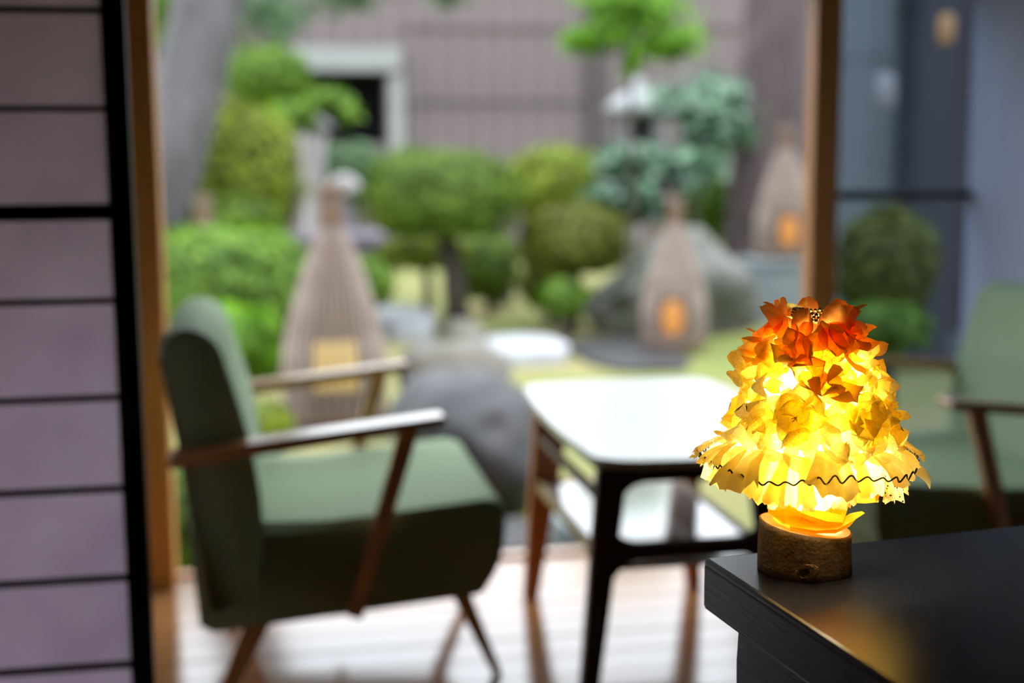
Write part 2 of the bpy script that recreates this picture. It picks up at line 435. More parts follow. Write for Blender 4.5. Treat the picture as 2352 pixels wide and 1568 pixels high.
GZ = -0.27
def bush(name, label, cat, x0, x1, y0, y1, d, leaf, n=2600, size=0.035, ry=None, seed=1, lumps=0.12, flat=None, group=None, trunk_r=0.04, lean=0.0, power=2.3):
    c = W((x0 + x1) / 2, (y0 + y1) / 2, d)
    rx = (x1 - x0) / 2 * d / FPX; rz = (y1 - y0) / 2 * d / FPX
    ry = rx * 0.9 if ry is None else ry
    t = thing(name, label, cat, (c.x, c.y, GZ), group=group)
    h = c.z - GZ
    P, D = blob_points((rx, ry, rz), n, seed, lumps, flat=flat, power=power)
    P[:, 2] += h
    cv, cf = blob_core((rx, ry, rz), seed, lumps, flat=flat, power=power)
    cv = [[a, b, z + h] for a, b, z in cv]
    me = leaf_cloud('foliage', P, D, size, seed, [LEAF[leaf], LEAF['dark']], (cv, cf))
    obj('foliage', me, t, kind='stuff')
    if h - rz * 0.6 > 0:
        top = max(h - rz * 0.3, 0.05)
        obj('trunk', tube('trunk', [(lean, 0, -0.03), (lean * 0.5 + 0.02, 0.01, top * 0.5), (0, 0, top)], [trunk_r * 1.3, trunk_r, trunk_r * 0.8], 8), t, M['twig'])
    return t

# ------------------------------------------------------------------ room shell
YWALL = 3.26                                                   # inner edge of the window line
XR = FY(2213, 440, 3.30).x                                     # right wall
XL = -2.6
SXL = FY(322, 784, 2.03).x - 0.98                             # left end of the paper screen
fl = struct(bpy.data.objects.new('floor', None)); COL.objects.link(fl)
NB = 14; bw = (YWALL - 1.72) / NB
plank = box('plank', (XL, 0.0012, -0.03), (XR, bw - 0.0012, 0.0), 0.0012, 1)
plank.materials.append(M['floor'])
for k in range(NB):
    obj('plank', plank, fl, loc=(0, 1.72 + k * bw, 0.0004 * math.sin(k * 2.3)))
struct(obj('trim_1', box('sill', (XL, YWALL, -0.05), (XR, 3.34, 0.001), 0.001), None, M['floor']))
struct(obj('trim_2', box('threshold', (XL, 1.58, -0.03), (XR, 1.72, 0.003), 0.002), None, M['blackwood']))
struct(obj('floor', box('tatami', (XL, -1.6, -0.04), (XR, 1.58, 0.0), 0.0), None, M['tatami']))
struct(obj('trim_3', box('joists', (XL, 1.5, -0.28), (XR, 3.2, -0.05)), None, M['darkwall']))
struct(obj('ceiling', box('ceiling', (XL - 0.1, -1.7, 2.35), (XR + 0.1, 3.4, 2.43)), None, M['ceil']))
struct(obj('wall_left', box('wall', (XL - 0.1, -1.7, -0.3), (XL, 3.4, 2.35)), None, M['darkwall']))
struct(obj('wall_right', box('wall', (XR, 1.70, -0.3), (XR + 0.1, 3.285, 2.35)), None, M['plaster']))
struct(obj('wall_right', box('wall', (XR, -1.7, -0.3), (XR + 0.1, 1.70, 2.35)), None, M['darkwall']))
struct(obj('wall_inner', box('wall', (XL, 2.0, -0.02), (SXL, 2.05, 1.86)), None, M['darkwall']))  # unseen partition, added to limit the light reaching the room
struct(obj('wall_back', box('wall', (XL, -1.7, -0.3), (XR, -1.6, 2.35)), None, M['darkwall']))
struct(obj('wall_front', box('wall', (XL, 3.24, 1.45), (XR, 3.38, 2.35)), None, M['darkwall']))  # unseen window head, lowered to shade the upper paper screen
struct(obj('wall_front', box('wall', (XL, 3.24, 0.86), (FY(376, 700, 3.20).x - 0.11, 3.36, 1.50)), None, M['darkwall']))  # unseen wall over the low window, added to dim the screen's upper part
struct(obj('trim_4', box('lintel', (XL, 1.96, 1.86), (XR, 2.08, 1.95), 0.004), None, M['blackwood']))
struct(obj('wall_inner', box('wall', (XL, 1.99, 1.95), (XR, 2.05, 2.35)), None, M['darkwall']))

struct(obj('trim_7', prism('shading_eave', [(3.38, 1.95), (3.72, 1.88), (3.72, 1.92), (3.38, 2.01)], 'x', XL - 0.5, XR + 0.5), None, M['ceil']))  # unseen overhang, added to cut high sky off the interior
# posts of the window line
pr = FY(376, 700, 3.20).x
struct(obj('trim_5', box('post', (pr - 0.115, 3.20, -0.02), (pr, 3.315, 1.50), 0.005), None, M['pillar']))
px0 = FY(1868, 350, 3.20).x; px1 = FY(1930, 350, 3.20).x
struct(obj('trim_6', box('post', (px0, 3.20, -0.02), (px1, 3.255, 1.50), 0.004), None, M['cedar']))

# windows: pane in the wide left opening, framed sliding door on the right
GL = glass('clear_glass', (0.985, 0.993, 0.99, 1), gloss=0.0)
GR = glass('tinted_glass', (0.52, 0.57, 0.63, 1), gloss=0.015, haze=0.0)
w1 = struct(bpy.data.objects.new('window_1', None)); COL.objects.link(w1)
obj('pane', box('pane', (pr - 0.02, 3.275, 0.008), (px0 + 0.02, 3.279, 1.50)), w1, GL)
obj('bottom_rail', box('rail', (pr, 3.270, 0.0), (px0, 3.284, 0.010), 0.002), w1, M['floor'])
w2 = struct(bpy.data.objects.new('window_2', None)); COL.objects.link(w2)
obj('pane', box('pane', (px1, 3.275, 0.05), (XR, 3.279, 1.50)), w2, GR)
zc = FY(2070, 447, 3.27).z
obj('crossbar', box('crossbar', (px1, 3.258, zc - 0.012), (XR, 3.296, zc + 0.012), 0.003), w2, M['metal'])
obj('bottom_rail', box('rail', (px1, 3.26, 0.002), (XR, 3.294, 0.06), 0.002), w2, M['darkbrown'])
w3 = struct(bpy.data.objects.new('window_3', None)); COL.objects.link(w3)
obj('pane', box('pane', (XL, 3.275, 0.03), (pr - 0.115, 3.279, 0.86)), w3, GL)

# ------------------------------------------------------------------ paper sliding screen on the left
YS = 2.03
sx1 = FY(322, 784, YS).x; sx0 = FY(268, 784, YS).x
sh = thing('shoji_screen', 'dark wooden sliding screen with paper panes at the left edge', 'sliding screen', (sx1, YS, 0))
def SL(x): return x - sx1
SW = -1.0
obj('stile', box('stile', (SL(sx0), -0.016, 0.005), (0, 0.016, 1.86), 0.002), sh, M['blackwood'])
obj('stile', box('stile', (SW, -0.016, 0.005), (SW + 0.036, 0.016, 1.86), 0.002), sh, M['blackwood'])
mz = [FY(120, y, YS).z for y in (23, 250, 693, 917, 1128, 1335, 1536)]
rz = FY(120, 488, YS).z
step = (mz[0] - mz[1])
tops = [mz[0] + step * k for k in range(1, 6) if mz[0] + step * k < 1.8]
lows = [mz[-1] - 0.137 * k for k in range(1, 5) if mz[-1] - 0.137 * k > 0.1]
mun = box('muntin', (SW + 0.036, -0.009, -0.0042), (SL(sx0), 0.006, 0.0042), 0.0008, 1)
zs = sorted(mz + tops + lows + [rz])
for z in zs:
    if z != rz: obj('muntin', mun, sh, M['blackwood'], loc=(0, 0, z))
obj('middle_rail', box('rail', (SW + 0.036, -0.014, rz - 0.0115), (SL(sx0), 0.010, rz + 0.0115), 0.0015), sh, M['blackwood'])
obj('top_rail', box('rail', (SW + 0.036, -0.014, 1.80), (SL(sx0), 0.014, 1.86), 0.0015), sh, M['blackwood'])
obj('bottom_rail', box('rail', (SW + 0.036, -0.014, 0.005), (SL(sx0), 0.014, 0.07), 0.0015), sh, M['blackwood'])
for xm in (-0.36, -0.68):
    obj('upright_muntin', box('upright', (xm, -0.0085, 0.07), (xm + 0.008, 0.0055, 1.80), 0.0008, 1), sh, M['blackwood'])
edges = [0.07] + zs + [1.80]
for i in range(len(edges) - 1):
    obj('paper_pane', box('paper', (SW + 0.03, 0.0062, edges[i] + 0.0004), (SL(sx0) + 0.002, 0.0070, edges[i + 1] - 0.0004)), sh, M['shoji'])
hz = FY(300, 785, YS).z
obj('finger_pull', box('pull', (SL(sx0) + 0.008, -0.0175, hz - 0.036), (-0.008, -0.0155, hz + 0.036), 0.004), sh, M['metal'])

# ------------------------------------------------------------------ armchairs
def armchair(label, loc, rotz):
    t = thing('armchair', label, 'armchair', loc, rotz, 'green armchairs either side of the low table')
    y0, y1 = -0.285, 0.285
    # body: seat block with rounded nose
    seat = round_poly([(-0.135, 0.150), (0.392, 0.192), (0.428, 0.245), (0.440, 0.31), (0.437, 0.380), (0.10, 0.354), (-0.15, 0.36)], [0.02, 0.012, 0.03, 0.03, 0.032, 0.02, 0.01], 6)
    obj('seat', prism('seat', seat, 'y', y0, y1, 0.02, 4, True), t, M['green'])
    back = round_poly([(-0.125, 0.172), (-0.02, 0.20), (-0.012, 0.36), (-0.03, 0.50), (-0.085, 0.695), (-0.135, 0.725), (-0.195, 0.70), (-0.162, 0.51)], [0.02, 0.02, 0.08, 0.12, 0.09, 0.06, 0.06, 0.2], 6)
    obj('backrest', prism('backrest', back, 'y', y0 - 0.001, y1 + 0.001, 0.022, 4, True), t, M['green'])
    for s in (-1, 1):
        yy = s * 0.318
        arm = round_poly([(-0.175, 0.478), (0.318, 0.536), (0.322, 0.555), (-0.175, 0.505)], [0.008, 0.006, 0.012, 0.008], 4)
        obj('armrest', prism('armrest', arm, 'y', yy - 0.03, yy + 0.03, 0.006, 2), t, M['armwood'])
        obj('arm_post', bar('post', (0.255, yy, 0.531), (0.147, s * 0.305, 0.172), 0.024, 0.036, 0.004, 0.024, 0.030), t, M['armwood'])
        ys = s * 0.215
        obj('leg', bar('leg', (0.355, ys, 0.19), (0.435, ys + s * 0.0, 0.0), 0.026, 0.036, 0.003, 0.016, 0.018), t, M['armwood'])
        obj('leg', bar('leg', (-0.020, ys, 0.172), (-0.100, ys, 0.0), 0.030, 0.052, 0.003, 0.018, 0.030), t, M['armwood'])
    obj('leg_rail', box('rail', (-0.06, -0.21, 0.150), (-0.02, 0.21, 0.178), 0.003), t, M['redwood'])
    obj('leg_rail', box('rail', (0.335, -0.21, 0.168), (0.375, 0.21, 0.188), 0.003), t, M['redwood'])
    return t
armchair('green upholstered armchair with wooden arms, beside the paper screen', (0.0, 2.735, 0), 0)
armchair('green upholstered armchair half hidden behind the lit lamp, at the right edge', (1.61, 2.68, 0), math.pi)

# ------------------------------------------------------------------ low table by the window
lt = thing('low_table', 'low wooden table with glossy pale top and under-shelf', 'table', (0.79, 2.66, 0))
def ltx(x): return x - 0.79
def lty(y): return y - 2.66
top = [(ltx(x), lty(y)) for x, y in [(0.588, 3.055), (0.80, 3.085), (1.035, 3.07), (1.058, 2.65), (1.02, 2.25), (0.80, 2.225), (0.572, 2.245), (0.556, 2.65)]]
top = round_poly(top, [0.05, 0.2, 0.06, 0.4, 0.07, 0.2, 0.07, 0.4], 6)
obj('tabletop', prism('tabletop', top, 'z', 0.474, 0.490, 0.004, 2), lt, M['tabletop'])
obj('underside', prism('underside', [(x * 0.955, y * 0.97) for x, y in top], 'z', 0.462, 0.474, 0.003, 2), lt, M['darkbrown'])
def frame_leg(xa, xb, y, wa, wb):
    return prism('leg', [(xa - wa / 2, 0.462), (xa + wa / 2, 0.462), (xb + wb / 2, 0.0), (xb - wb / 2, 0.0)], 'y', y - 0.014, y + 0.014, 0.005, 2)
yf, yr = lty(2.31), lty(2.975)
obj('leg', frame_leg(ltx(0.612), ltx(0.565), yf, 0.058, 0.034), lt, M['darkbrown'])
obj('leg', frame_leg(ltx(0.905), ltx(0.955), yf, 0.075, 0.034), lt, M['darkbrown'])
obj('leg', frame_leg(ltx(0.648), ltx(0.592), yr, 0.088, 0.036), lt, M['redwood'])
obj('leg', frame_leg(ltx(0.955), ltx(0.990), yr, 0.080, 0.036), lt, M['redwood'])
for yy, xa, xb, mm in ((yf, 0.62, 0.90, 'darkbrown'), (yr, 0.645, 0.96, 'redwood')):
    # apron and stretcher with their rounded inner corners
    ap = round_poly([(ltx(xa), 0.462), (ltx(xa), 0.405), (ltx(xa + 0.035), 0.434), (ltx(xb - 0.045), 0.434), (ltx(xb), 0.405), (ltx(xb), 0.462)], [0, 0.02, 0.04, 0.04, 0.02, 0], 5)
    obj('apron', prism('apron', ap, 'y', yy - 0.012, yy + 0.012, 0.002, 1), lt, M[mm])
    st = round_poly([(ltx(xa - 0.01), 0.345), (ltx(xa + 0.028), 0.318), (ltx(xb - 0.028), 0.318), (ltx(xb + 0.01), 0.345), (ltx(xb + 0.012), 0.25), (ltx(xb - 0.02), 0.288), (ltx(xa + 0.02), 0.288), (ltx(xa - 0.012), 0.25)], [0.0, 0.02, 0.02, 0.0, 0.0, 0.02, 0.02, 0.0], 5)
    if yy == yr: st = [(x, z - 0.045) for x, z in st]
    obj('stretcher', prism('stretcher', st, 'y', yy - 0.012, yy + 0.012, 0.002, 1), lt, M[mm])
for xs in (0.606, 0.925):
    obj('side_rail', box('rail', (ltx(xs), yf + 0.013, 0.372), (ltx(xs + 0.016), yr - 0.013, 0.390), 0.003), lt, M['darkbrown'])
obj('shelf', box('shelf', (ltx(0.615), yf + 0.013, 0.262), (ltx(0.93), yr - 0.013, 0.273), 0.003), lt, M['shelf'])
for xs in (0.605, 0.93):
    obj('shelf_rail', box('rail', (ltx(xs), yf + 0.013, 0.256), (ltx(xs + 0.012), yr - 0.013, 0.280), 0.003), lt, M['palewood'])

# ------------------------------------------------------------------ black side table in front
TZ = 0.665
bc = FZ(1616, 1280, TZ)
bt = thing('side_table', 'black grainy side table with a sharp corner, in the right foreground', 'table', (bc.x, bc.y, 0), math.radians(6.8))
obj('table_top', box('top', (0, -0.72, TZ - 0.048), (0.95, 0, TZ), 0.0035, 2), bt, M['blacktop'])
obj('edge_strip', box('edge', (-0.0012, -0.716, TZ - 0.044), (0.006, -0.004, TZ - 0.006), 0.001, 1), bt, M['blackside'], label='wood-grained black front edge')
pan = round_poly([(-0.045, TZ - 0.048), (-0.045, 0.55), (-0.075, 0.40), (-0.09, 0.0), (-0.62, 0.0), (-0.66, TZ - 0.048)], [0, 0.05, 0.05, 0, 0, 0], 4)
for xp in (0.012, 0.90):
    obj('leg_panel', prism('panel', pan, 'x', xp, xp + 0.03, 0.003, 1), bt, M['blackside'])
obj('back_rail', box('rail', (0.042, -0.11, TZ - 0.13), (0.90, -0.085, TZ - 0.048), 0.002), bt, M['blacktop'])

# ------------------------------------------------------------------ the lit flower lamp
LP = W(1848, 1308, 1.185); LP.z = TZ
lamp = thing('flower_lamp', 'lit table lamp of yellow and orange paper petals on a log slice', 'lamp', LP, -YAW)   # local x runs to the right of the view
PXM = 2600.0
def zl(y): return (1310 - y) / 2572.0
# log slice base
def base_r(a): return 0.0398 * (1 + 0.03 * math.sin(2 * a + 0.6) + 0.012 * math.sin(5 * a))
v, f = [], []; NS = 64; rows = [0.0, 0.0015, 0.006, 0.012, 0.018, 0.024, 0.030, 0.036, 0.0405]
TILT = 0.16
def btop(x, y): return 0.0392 - x * TILT
for i, z in enumerate(rows):
    for k in range(NS):
        a = 2 * math.pi * k / NS
        r = base_r(a) * (1.03 - 0.03 * z / 0.04) * (0.985 if i == 0 else 1.0) + 0.0006 * noise.noise(Vector((math.cos(a) * 4, math.sin(a) * 4, z * 90)))
        x, y = r * math.cos(a), r * math.sin(a)
        v.append((x, y, z * btop(x, y) / 0.0405))
for i in range(len(rows) - 1):
    for k in range(NS):
        a, b = i * NS + k, i * NS + (k + 1) % NS
        f.append((a, b, b + NS, a + NS))
f.append(tuple(range(NS))[::-1]); f.append(tuple(range((len(rows) - 1) * NS, len(rows) * NS)))
me = raw('wood_base', v, f, True); me.polygons[-1].use_smooth = False
wb = obj('wood_base', me, lamp, M['bark_base'])
v = [(0.965 * base_r(2 * math.pi * k / NS) * math.cos(2 * math.pi * k / NS), 0.965 * base_r(2 * math.pi * k / NS) * math.sin(2 * math.pi * k / NS)) for k in range(NS)]
vv = [(x, y, btop(x, y) - 0.001) for x, y in v] + [(x, y, btop(x, y) + 0.0007) for x, y in v]
ff = [tuple(range(NS))[::-1], tuple(range(NS, 2 * NS))] + [(k, (k + 1) % NS, NS + (k + 1) % NS, NS + k) for k in range(NS)]
obj('cut_face', raw('cut_face', vv, ff), wb, M['cutface'], label='pale sawn top face of the log')
# knot: a small crater with ridged rim
v, f = [(0, 0, -0.0018)], []
KR = [(0.0013, -0.002), (0.0024, -0.0009), (0.0030, 0.0012), (0.0036, 0.0005), (0.0042, 0.0011), (0.0050, 0.0003), (0.0056, 0.0006), (0.0070, -0.001)]
KR = [(r * 1.35, h * 1.3) for r, h in KR]
for i, (r, h) in enumerate(KR):
    for k in range(22):
        a = 2 * math.pi * k / 22
        q = 1 + 0.18 * noise.noise(Vector((math.cos(a) * 2, math.sin(a) * 2, i * 0.4)))
        v.append((r * q * 1.25 * math.cos(a), r * q * 0.95 * math.sin(a), h + 0.0005 * noise.noise(Vector((a * 3, i, 0)))))
for k in range(22): f.append((0, 1 + k, 1 + (k + 1) % 22))
for i in range(len(KR) - 1):
    for k in range(22):
        a, b = 1 + i * 22 + k, 1 + i * 22 + (k + 1) % 22
        f.append((a, a + 22, b + 22, b))
ka = math.radians(-103); kr = base_r(ka) * 1.018
ko = obj('knot', raw('knot', v, f, True), wb, M['knot'], loc=(kr * math.cos(ka), kr * math.sin(ka), 0.0085))
nn = Vector((math.cos(ka), math.sin(ka), 0)); ux = Vector((-math.sin(ka), math.cos(ka), 0.25)).normalized(); uy = nn.cross(ux)
ko.rotation_euler = Matrix((ux, uy, nn)).transposed().to_euler()

# stem and rim
obj('stem', tube('stem', [(0, 0, 0.041), (0.001, 0, 0.08), (0.002, 0, 0.12)], 0.006, 10), lamp, M['socket'])
# petals
PET = dict(
    orange=translucent('petal_orange', (0.84, 0.32, 0.05, 1), (0.95, 0.48, 0.10, 1), mix=0.70, crepe=13, nscale=3),
    amber=translucent('petal_amber', (0.93, 0.56, 0.08, 1), (0.97, 0.72, 0.16, 1), mix=0.70, crepe=13, nscale=3),
    yellow=translucent('petal_yellow', (0.93, 0.78, 0.15, 1), (0.98, 0.90, 0.34, 1), mix=0.74, nscale=4, veins=5.5),
    pale=translucent('petal_pale', (0.94, 0.86, 0.44, 1), (0.98, 0.95, 0.68, 1), mix=0.74, nscale=4, veins=6.5),
    frill=translucent('frill_paper', (0.88, 0.69, 0.15, 1), (0.95, 0.83, 0.30, 1), mix=0.6, nscale=130, veins=170),
    cream=translucent('frill_cream_paper', (0.90, 0.77, 0.32, 1), (0.96, 0.88, 0.48, 1), mix=0.6, nscale=130, veins=210),
    lace=translucent('lace_cream', (0.80, 0.64, 0.26, 1), (0.9, 0.76, 0.38, 1), mix=0.5, nscale=200, holes=330),
    tissueY=translucent('tissue_yellow', (0.96, 0.74, 0.02, 1), (1.0, 0.84, 0.04, 1), mix=0.5, nscale=60),
    tissueO=translucent('tissue_orange', (0.95, 0.36, 0.015, 1), (0.98, 0.48, 0.03, 1), mix=0.5, nscale=60),
)
def petal_mesh(name, seed, L=1.0, Wd=0.8, cup=0.25, curl=0.35, ruff=0.06, n=9):
    g = random.Random(seed); v, f = [], []
    ph = g.uniform(0, 6)
    for i in range(n):
        t = i / (n - 1)
        w = Wd * (0.22 + 0.95 * math.sin(math.pi * (0.12 + 0.74 * t)) ** 0.8) / 2 * (1 if t < 0.98 else 0.82)
        for j in range(n):
            s = 2 * j / (n - 1) - 1
            x = s * w
            y = t * L - 0.10 * abs(s) ** 2.2 * t + 0.03 * g.uniform(-1, 1) * (t > 0.9)
            z = cup * w * 1.6 * s * s + curl * (t ** 2.2) * L * (0.6 + 0.4 * abs(s)) - 0.10 * math.sin(math.pi * t)
            z += ruff * math.sin(ph + 4.3 * s + 3 * t) * (0.3 + t) + 0.15 * ruff * g.uniform(-1, 1)
            q = noise.noise(Vector((x * 4 + seed, y * 4, 0.3))); z += ruff * 0.9 * q; x += ruff * 0.5 * q; y += 0.25 * ruff * noise.noise(Vector((x * 7, y * 7, seed)))
            v.append((x, y, z))
    for i in range(n - 1):
        for j in range(n - 1):
            a = i * n + j; f.append((a, a + 1, a + n + 1, a + n))
    return raw(name, v, f, True)
PM = {}
for key in ('orange', 'amber', 'yellow', 'pale'):
    lst = []
    for k in range(6):
        me = petal_mesh('petal', hash((key == 'orange', k)) % 999 + k * 31 + len(key), Wd=(0.66 if key == 'orange' else 0.8 if key == 'amber' else 1.15),
                        cup=0.3 if key in ('orange', 'amber') else 0.12, curl=(0.1 + 0.13 * k if key in ('orange', 'amber') else -0.1 + 0.08 * k), ruff=0.06 if key in ('orange', 'amber') else 0.15)
        me.materials.append(PET[key]); lst.append(me)
    PM[key] = lst
prof = [(712, 72), (735, 76), (780, 84), (830, 106), (880, 128), (930, 154), (980, 166), (1030, 172), (1075, 165)]
def shade_r(y):
    for (a, ra), (b, rb) in zip(prof, prof[1:]):
        if y <= b: return (ra + (rb - ra) * (y - a) / (b - a)) / PXM
    return prof[-1][1] / PXM
CX = 0.002
def place_petal(me, a, y, size, roll, tilt, lift=0.0):
    r = shade_r(y) + lift
    n = Vector((math.cos(a), math.sin(a), 0.22))
    n.normalize()
    down = Vector((0, 0, -1)); down = (down - n * down.dot(n)).normalized(); side = down.cross(n)
    d = (down * math.cos(roll) + side * math.sin(roll)).normalized()
    # tip leans outward by tilt
    d2 = (d * math.cos(tilt) + n * math.sin(tilt)).normalized(); n2 = (n * math.cos(tilt) - d * math.sin(tilt)).normalized()
    x2 = d2.cross(n2)
    R = Matrix((x2, d2, n2)).transposed()
    p = Vector((CX + r * math.cos(a), r * math.sin(a), zl(y))) - d2 * size * 0.45
    o = obj('petal', me, lamp)
    o.matrix_local = Matrix.Translation(p) @ R.to_4x4() @ Matrix.Scale(size, 4)
    return o
g = random.Random(21)
def flower(a, y, size, key, lift=0.0, np_=4, cup=(0.0, 0.75)):
    n = Vector((math.cos(a), math.sin(a), 0.15 + g.uniform(-0.25, 0.25))); n += Vector((-math.sin(a), math.cos(a), 0)) * g.uniform(-0.3, 0.3); n.normalize()
    r = shade_r(y) + lift
    c = Vector((CX + r * math.cos(a), r * math.sin(a), zl(y)))
    down = Vector((0, 0, -1)); down = (down - n * down.dot(n)).normalized(); side = down.cross(n)
    r0 = g.uniform(0, 6.28)
    for k in range(np_):
        roll = r0 + 2 * math.pi * k / np_ + g.uniform(-0.6, 0.6); tilt = g.uniform(*cup)
        d = down * math.cos(roll) + side * math.sin(roll)
        d2 = (d * math.cos(tilt) + n * math.sin(tilt)).normalized(); n2 = (n * math.cos(tilt) - d * math.sin(tilt)).normalized()
        R = Matrix((d2.cross(n2), d2, n2)).transposed()
        sz = size * g.uniform(0.85, 1.2)
        o = obj('petal', g.choice(PM[key]), lamp)
        o.matrix_local = Matrix.Translation(c + n * 0.001 * k - d2 * 0.002) @ R.to_4x4() @ Matrix.Scale(sz, 4)
for y, cnt, keys, sz in ((775, 9, ('amber', 'amber', 'yellow'), 0.027), (812, 11, ('amber', 'yellow', 'yellow'), 0.029), (850, 13, ('yellow', 'yellow', 'amber'), 0.030),
                         (888, 15, ('yellow', 'pale', 'pale'), 0.030), (924, 16, ('yellow', 'yellow', 'pale'), 0.030), (958, 17, ('yellow', 'pale', 'yellow'), 0.030), (992, 17, ('yellow', 'pale', 'pale'), 0.029)):
    for k in range(cnt):
        a = 2 * math.pi * (k + 0.37 * (y % 5) + g.uniform(-0.35, 0.35)) / cnt
        key = g.choice(keys)
        if g.random() < 0.32:
            flower(a, y + g.uniform(-9, 9), sz * 0.8, key, g.uniform(-0.004, 0.002), 3, (0.1, 0.7))
        else:
            place_petal(g.choice(PM[key]), a, y + g.uniform(-12, 12), sz * g.uniform(0.8, 1.25), g.uniform(-2.4, 2.4), g.uniform(-0.15, 0.5), g.uniform(-0.004, 0.002))
# orange crepe petals wrapped about the top
for y, cnt, sz in ((742, 9, 0.027), (768, 10, 0.030)):
    for k in range(cnt):
        a = 2 * math.pi * (k + g.uniform(-0.2, 0.2)) / cnt
        roll = math.pi + g.uniform(-0.5, 0.5) if y < 750 else g.choice((-1.3, 1.3, 0.2)) + g.uniform(-0.4, 0.4)
        place_petal(g.choice(PM['orange']), a, y + g.uniform(-5, 5), sz * g.uniform(0.9, 1.15), roll, g.uniform(-0.1, 0.22), -0.002)
fa = -math.pi / 2
for dx, y, roll, tilt, key in ((-14, 880, 0.3, 0.9, 'amber'), (38, 890, -0.35, 0.8, 'amber'), (10, 858, 1.3, 0.7, 'amber'), (-55, 808, -0.9, 0.4, 'amber'), (-95, 815, 0.4, 0.8, 'amber'), (100, 778, 0.15, 0.4, 'orange'), (48, 772, 0.1, 0.2, 'orange'), (20, 776, 0.0, 0.2, 'orange'), (-60, 940, 1.7, 0.4, 'yellow'), (75, 950, 0.6, 0.4, 'yellow')):
    me = PM[key][4 if key != 'yellow' else 1]
    place_petal(me, fa + math.asin(max(-0.95, min(0.95, dx / 150))), y, 0.030, roll, tilt, 0.006)

# flower hearts with stamens
for dx, y in ((90, 885), (35, 985), (100, 975), (-75, 930)):
    a = fa + math.asin(dx / 190); r = shade_r(y) + 0.006
    v, f = [], []
    for k in range(26):
        th, ln = g.uniform(0, 6.28), g.uniform(0.003, 0.007); sp = g.uniform(0.2, 0.9)
        d = Vector((math.cos(th) * sp, math.sin(th) * sp, 1)).normalized(); s = d.cross(Vector((0.3, 0.5, 0.1))).normalized() * 0.0005
        b0 = len(v); v += [-s, s, d * ln + s, d * ln - s]; f.append((b0, b0 + 1, b0 + 2, b0 + 3))
    me = raw('stamens', v, f); me.materials.append(PET['tissueY'])
    n = Vector((math.cos(a), math.sin(a), 0.1))
    obj('flower_heart', me, lamp, loc=(CX + r * math.cos(a), r * math.sin(a), zl(y)), rot=n.to_track_quat('Z', 'Y').to_euler(), label='tuft of bright yellow stamens')

# frilled skirt: pleated pieces round the hem
def frill_mesh(seed, key):
    gg = random.Random(seed); nx, ny = 15, 7; v, f = [], []
    for i in range(ny):
        t = i / (ny - 1)
        for j in range(nx):
            s = 2 * j / (nx - 1) - 1
            x = s * (0.011 + 0.011 * t)
            z = -0.040 * t + (0.0035 * gg.uniform(-1, 1) if i == ny - 1 else 0) + 0.004 * s * s * t
            y = 0.014 * math.sin(t * 1.7) + 0.0032 * t * math.sin(s * 8 + seed) + 0.0012 * gg.uniform(-1, 1) * t
            v.append((x, y, z))
    for i in range(ny - 1):
        for j in range(nx - 1):
            a = i * nx + j; f.append((a, a + nx, a + nx + 1, a + 1))
    me = raw('frill', v, f, True); me.materials.append(PET[key]); return me
FR = [frill_mesh(k, key) for k, key in enumerate(('frill', 'frill', 'cream', 'frill', 'cream', 'lace'))]
NF = 30
for k in range(NF):
    a = 2 * math.pi * (k + g.uniform(-0.2, 0.2)) / NF
    r = 0.066 + g.uniform(-0.003, 0.003)
    o = obj('frill', FR[g.choice((0, 1, 2, 3, 4, 0, 3, 5))], lamp)
    n = Vector((math.cos(a), math.sin(a), 0))
    R = Matrix((n.cross(Vector((0, 0, 1))) * -1, n, Vector((0, 0, 1)))).transposed()
    flare = g.uniform(-0.25, 0.55) + 0.25 * max(0, abs(math.cos(a)) - 0.6) * 3
    o.matrix_local = Matrix.Translation((CX - 0.003 + r * math.cos(a), r * math.sin(a), zl(1008) + g.uniform(-0.003, 0.003))) @ R.to_4x4() @ Matrix.Rotation(flare, 4, 'X') @ Matrix.Rotation(g.uniform(-0.25, 0.25), 4, 'Y') @ Matrix.Scale(g.uniform(0.72, 1.08), 4)
# under-skirt lace hanging lower and closer in
for k in range(16):
    a = 2 * math.pi * (k + 0.3) / 16; r = 0.040 - 0.008 * (k % 3 == 0)
    o = obj('lace', FR[5 if k % 2 == 0 else 2], lamp)
    n = Vector((math.cos(a), math.sin(a), 0)); R = Matrix((n.cross(Vector((0, 0, 1))) * -1, n, Vector((0, 0, 1)))).transposed()
    o.matrix_local = Matrix.Translation((r * math.cos(a), r * math.sin(a), zl(1062 + 14 * (k % 3 == 0)))) @ R.to_4x4() @ Matrix.Rotation(g.uniform(-0.35, 0.1), 4, 'X') @ Matrix.Scale(0.72, 4)
# loose strip on the right
v, f = [], []
for i in range(8):
    t = i / 7
    for s in (-1, 1):
        v.append((0.078 + 0.026 * t, -0.01 - 0.004 * t + s * 0.001, zl(1055) - 0.020 * t * t - s * 0.0055 + 0.0012 * math.sin(9 * t)))
f = [(2 * i, 2 * i + 1, 2 * i + 3, 2 * i + 2) for i in range(7)]
obj('loose_strip', raw('strip', v, f, True), lamp, PET['cream'])
# zigzag thread
pts = []
NZ = 44
for k in range(NZ * 8 + 1):
    a = 2 * math.pi * k / (NZ * 8)
    w = math.sin(a * NZ + 0.8 * math.sin(3 * a))
    r = 0.0935 + 0.0015 * math.sin(5 * a) + 0.001 * w
    pts.append((CX - 0.002 + r * math.cos(a), r * math.sin(a), zl(1052) + 0.0036 * w * (0.75 + 0.3 * math.sin(7 * a)) + 0.003 * math.sin(4 * a + 1)))
obj('zigzag_thread', tube('thread', pts, 0.0008, 5, False), lamp, M['wire'])

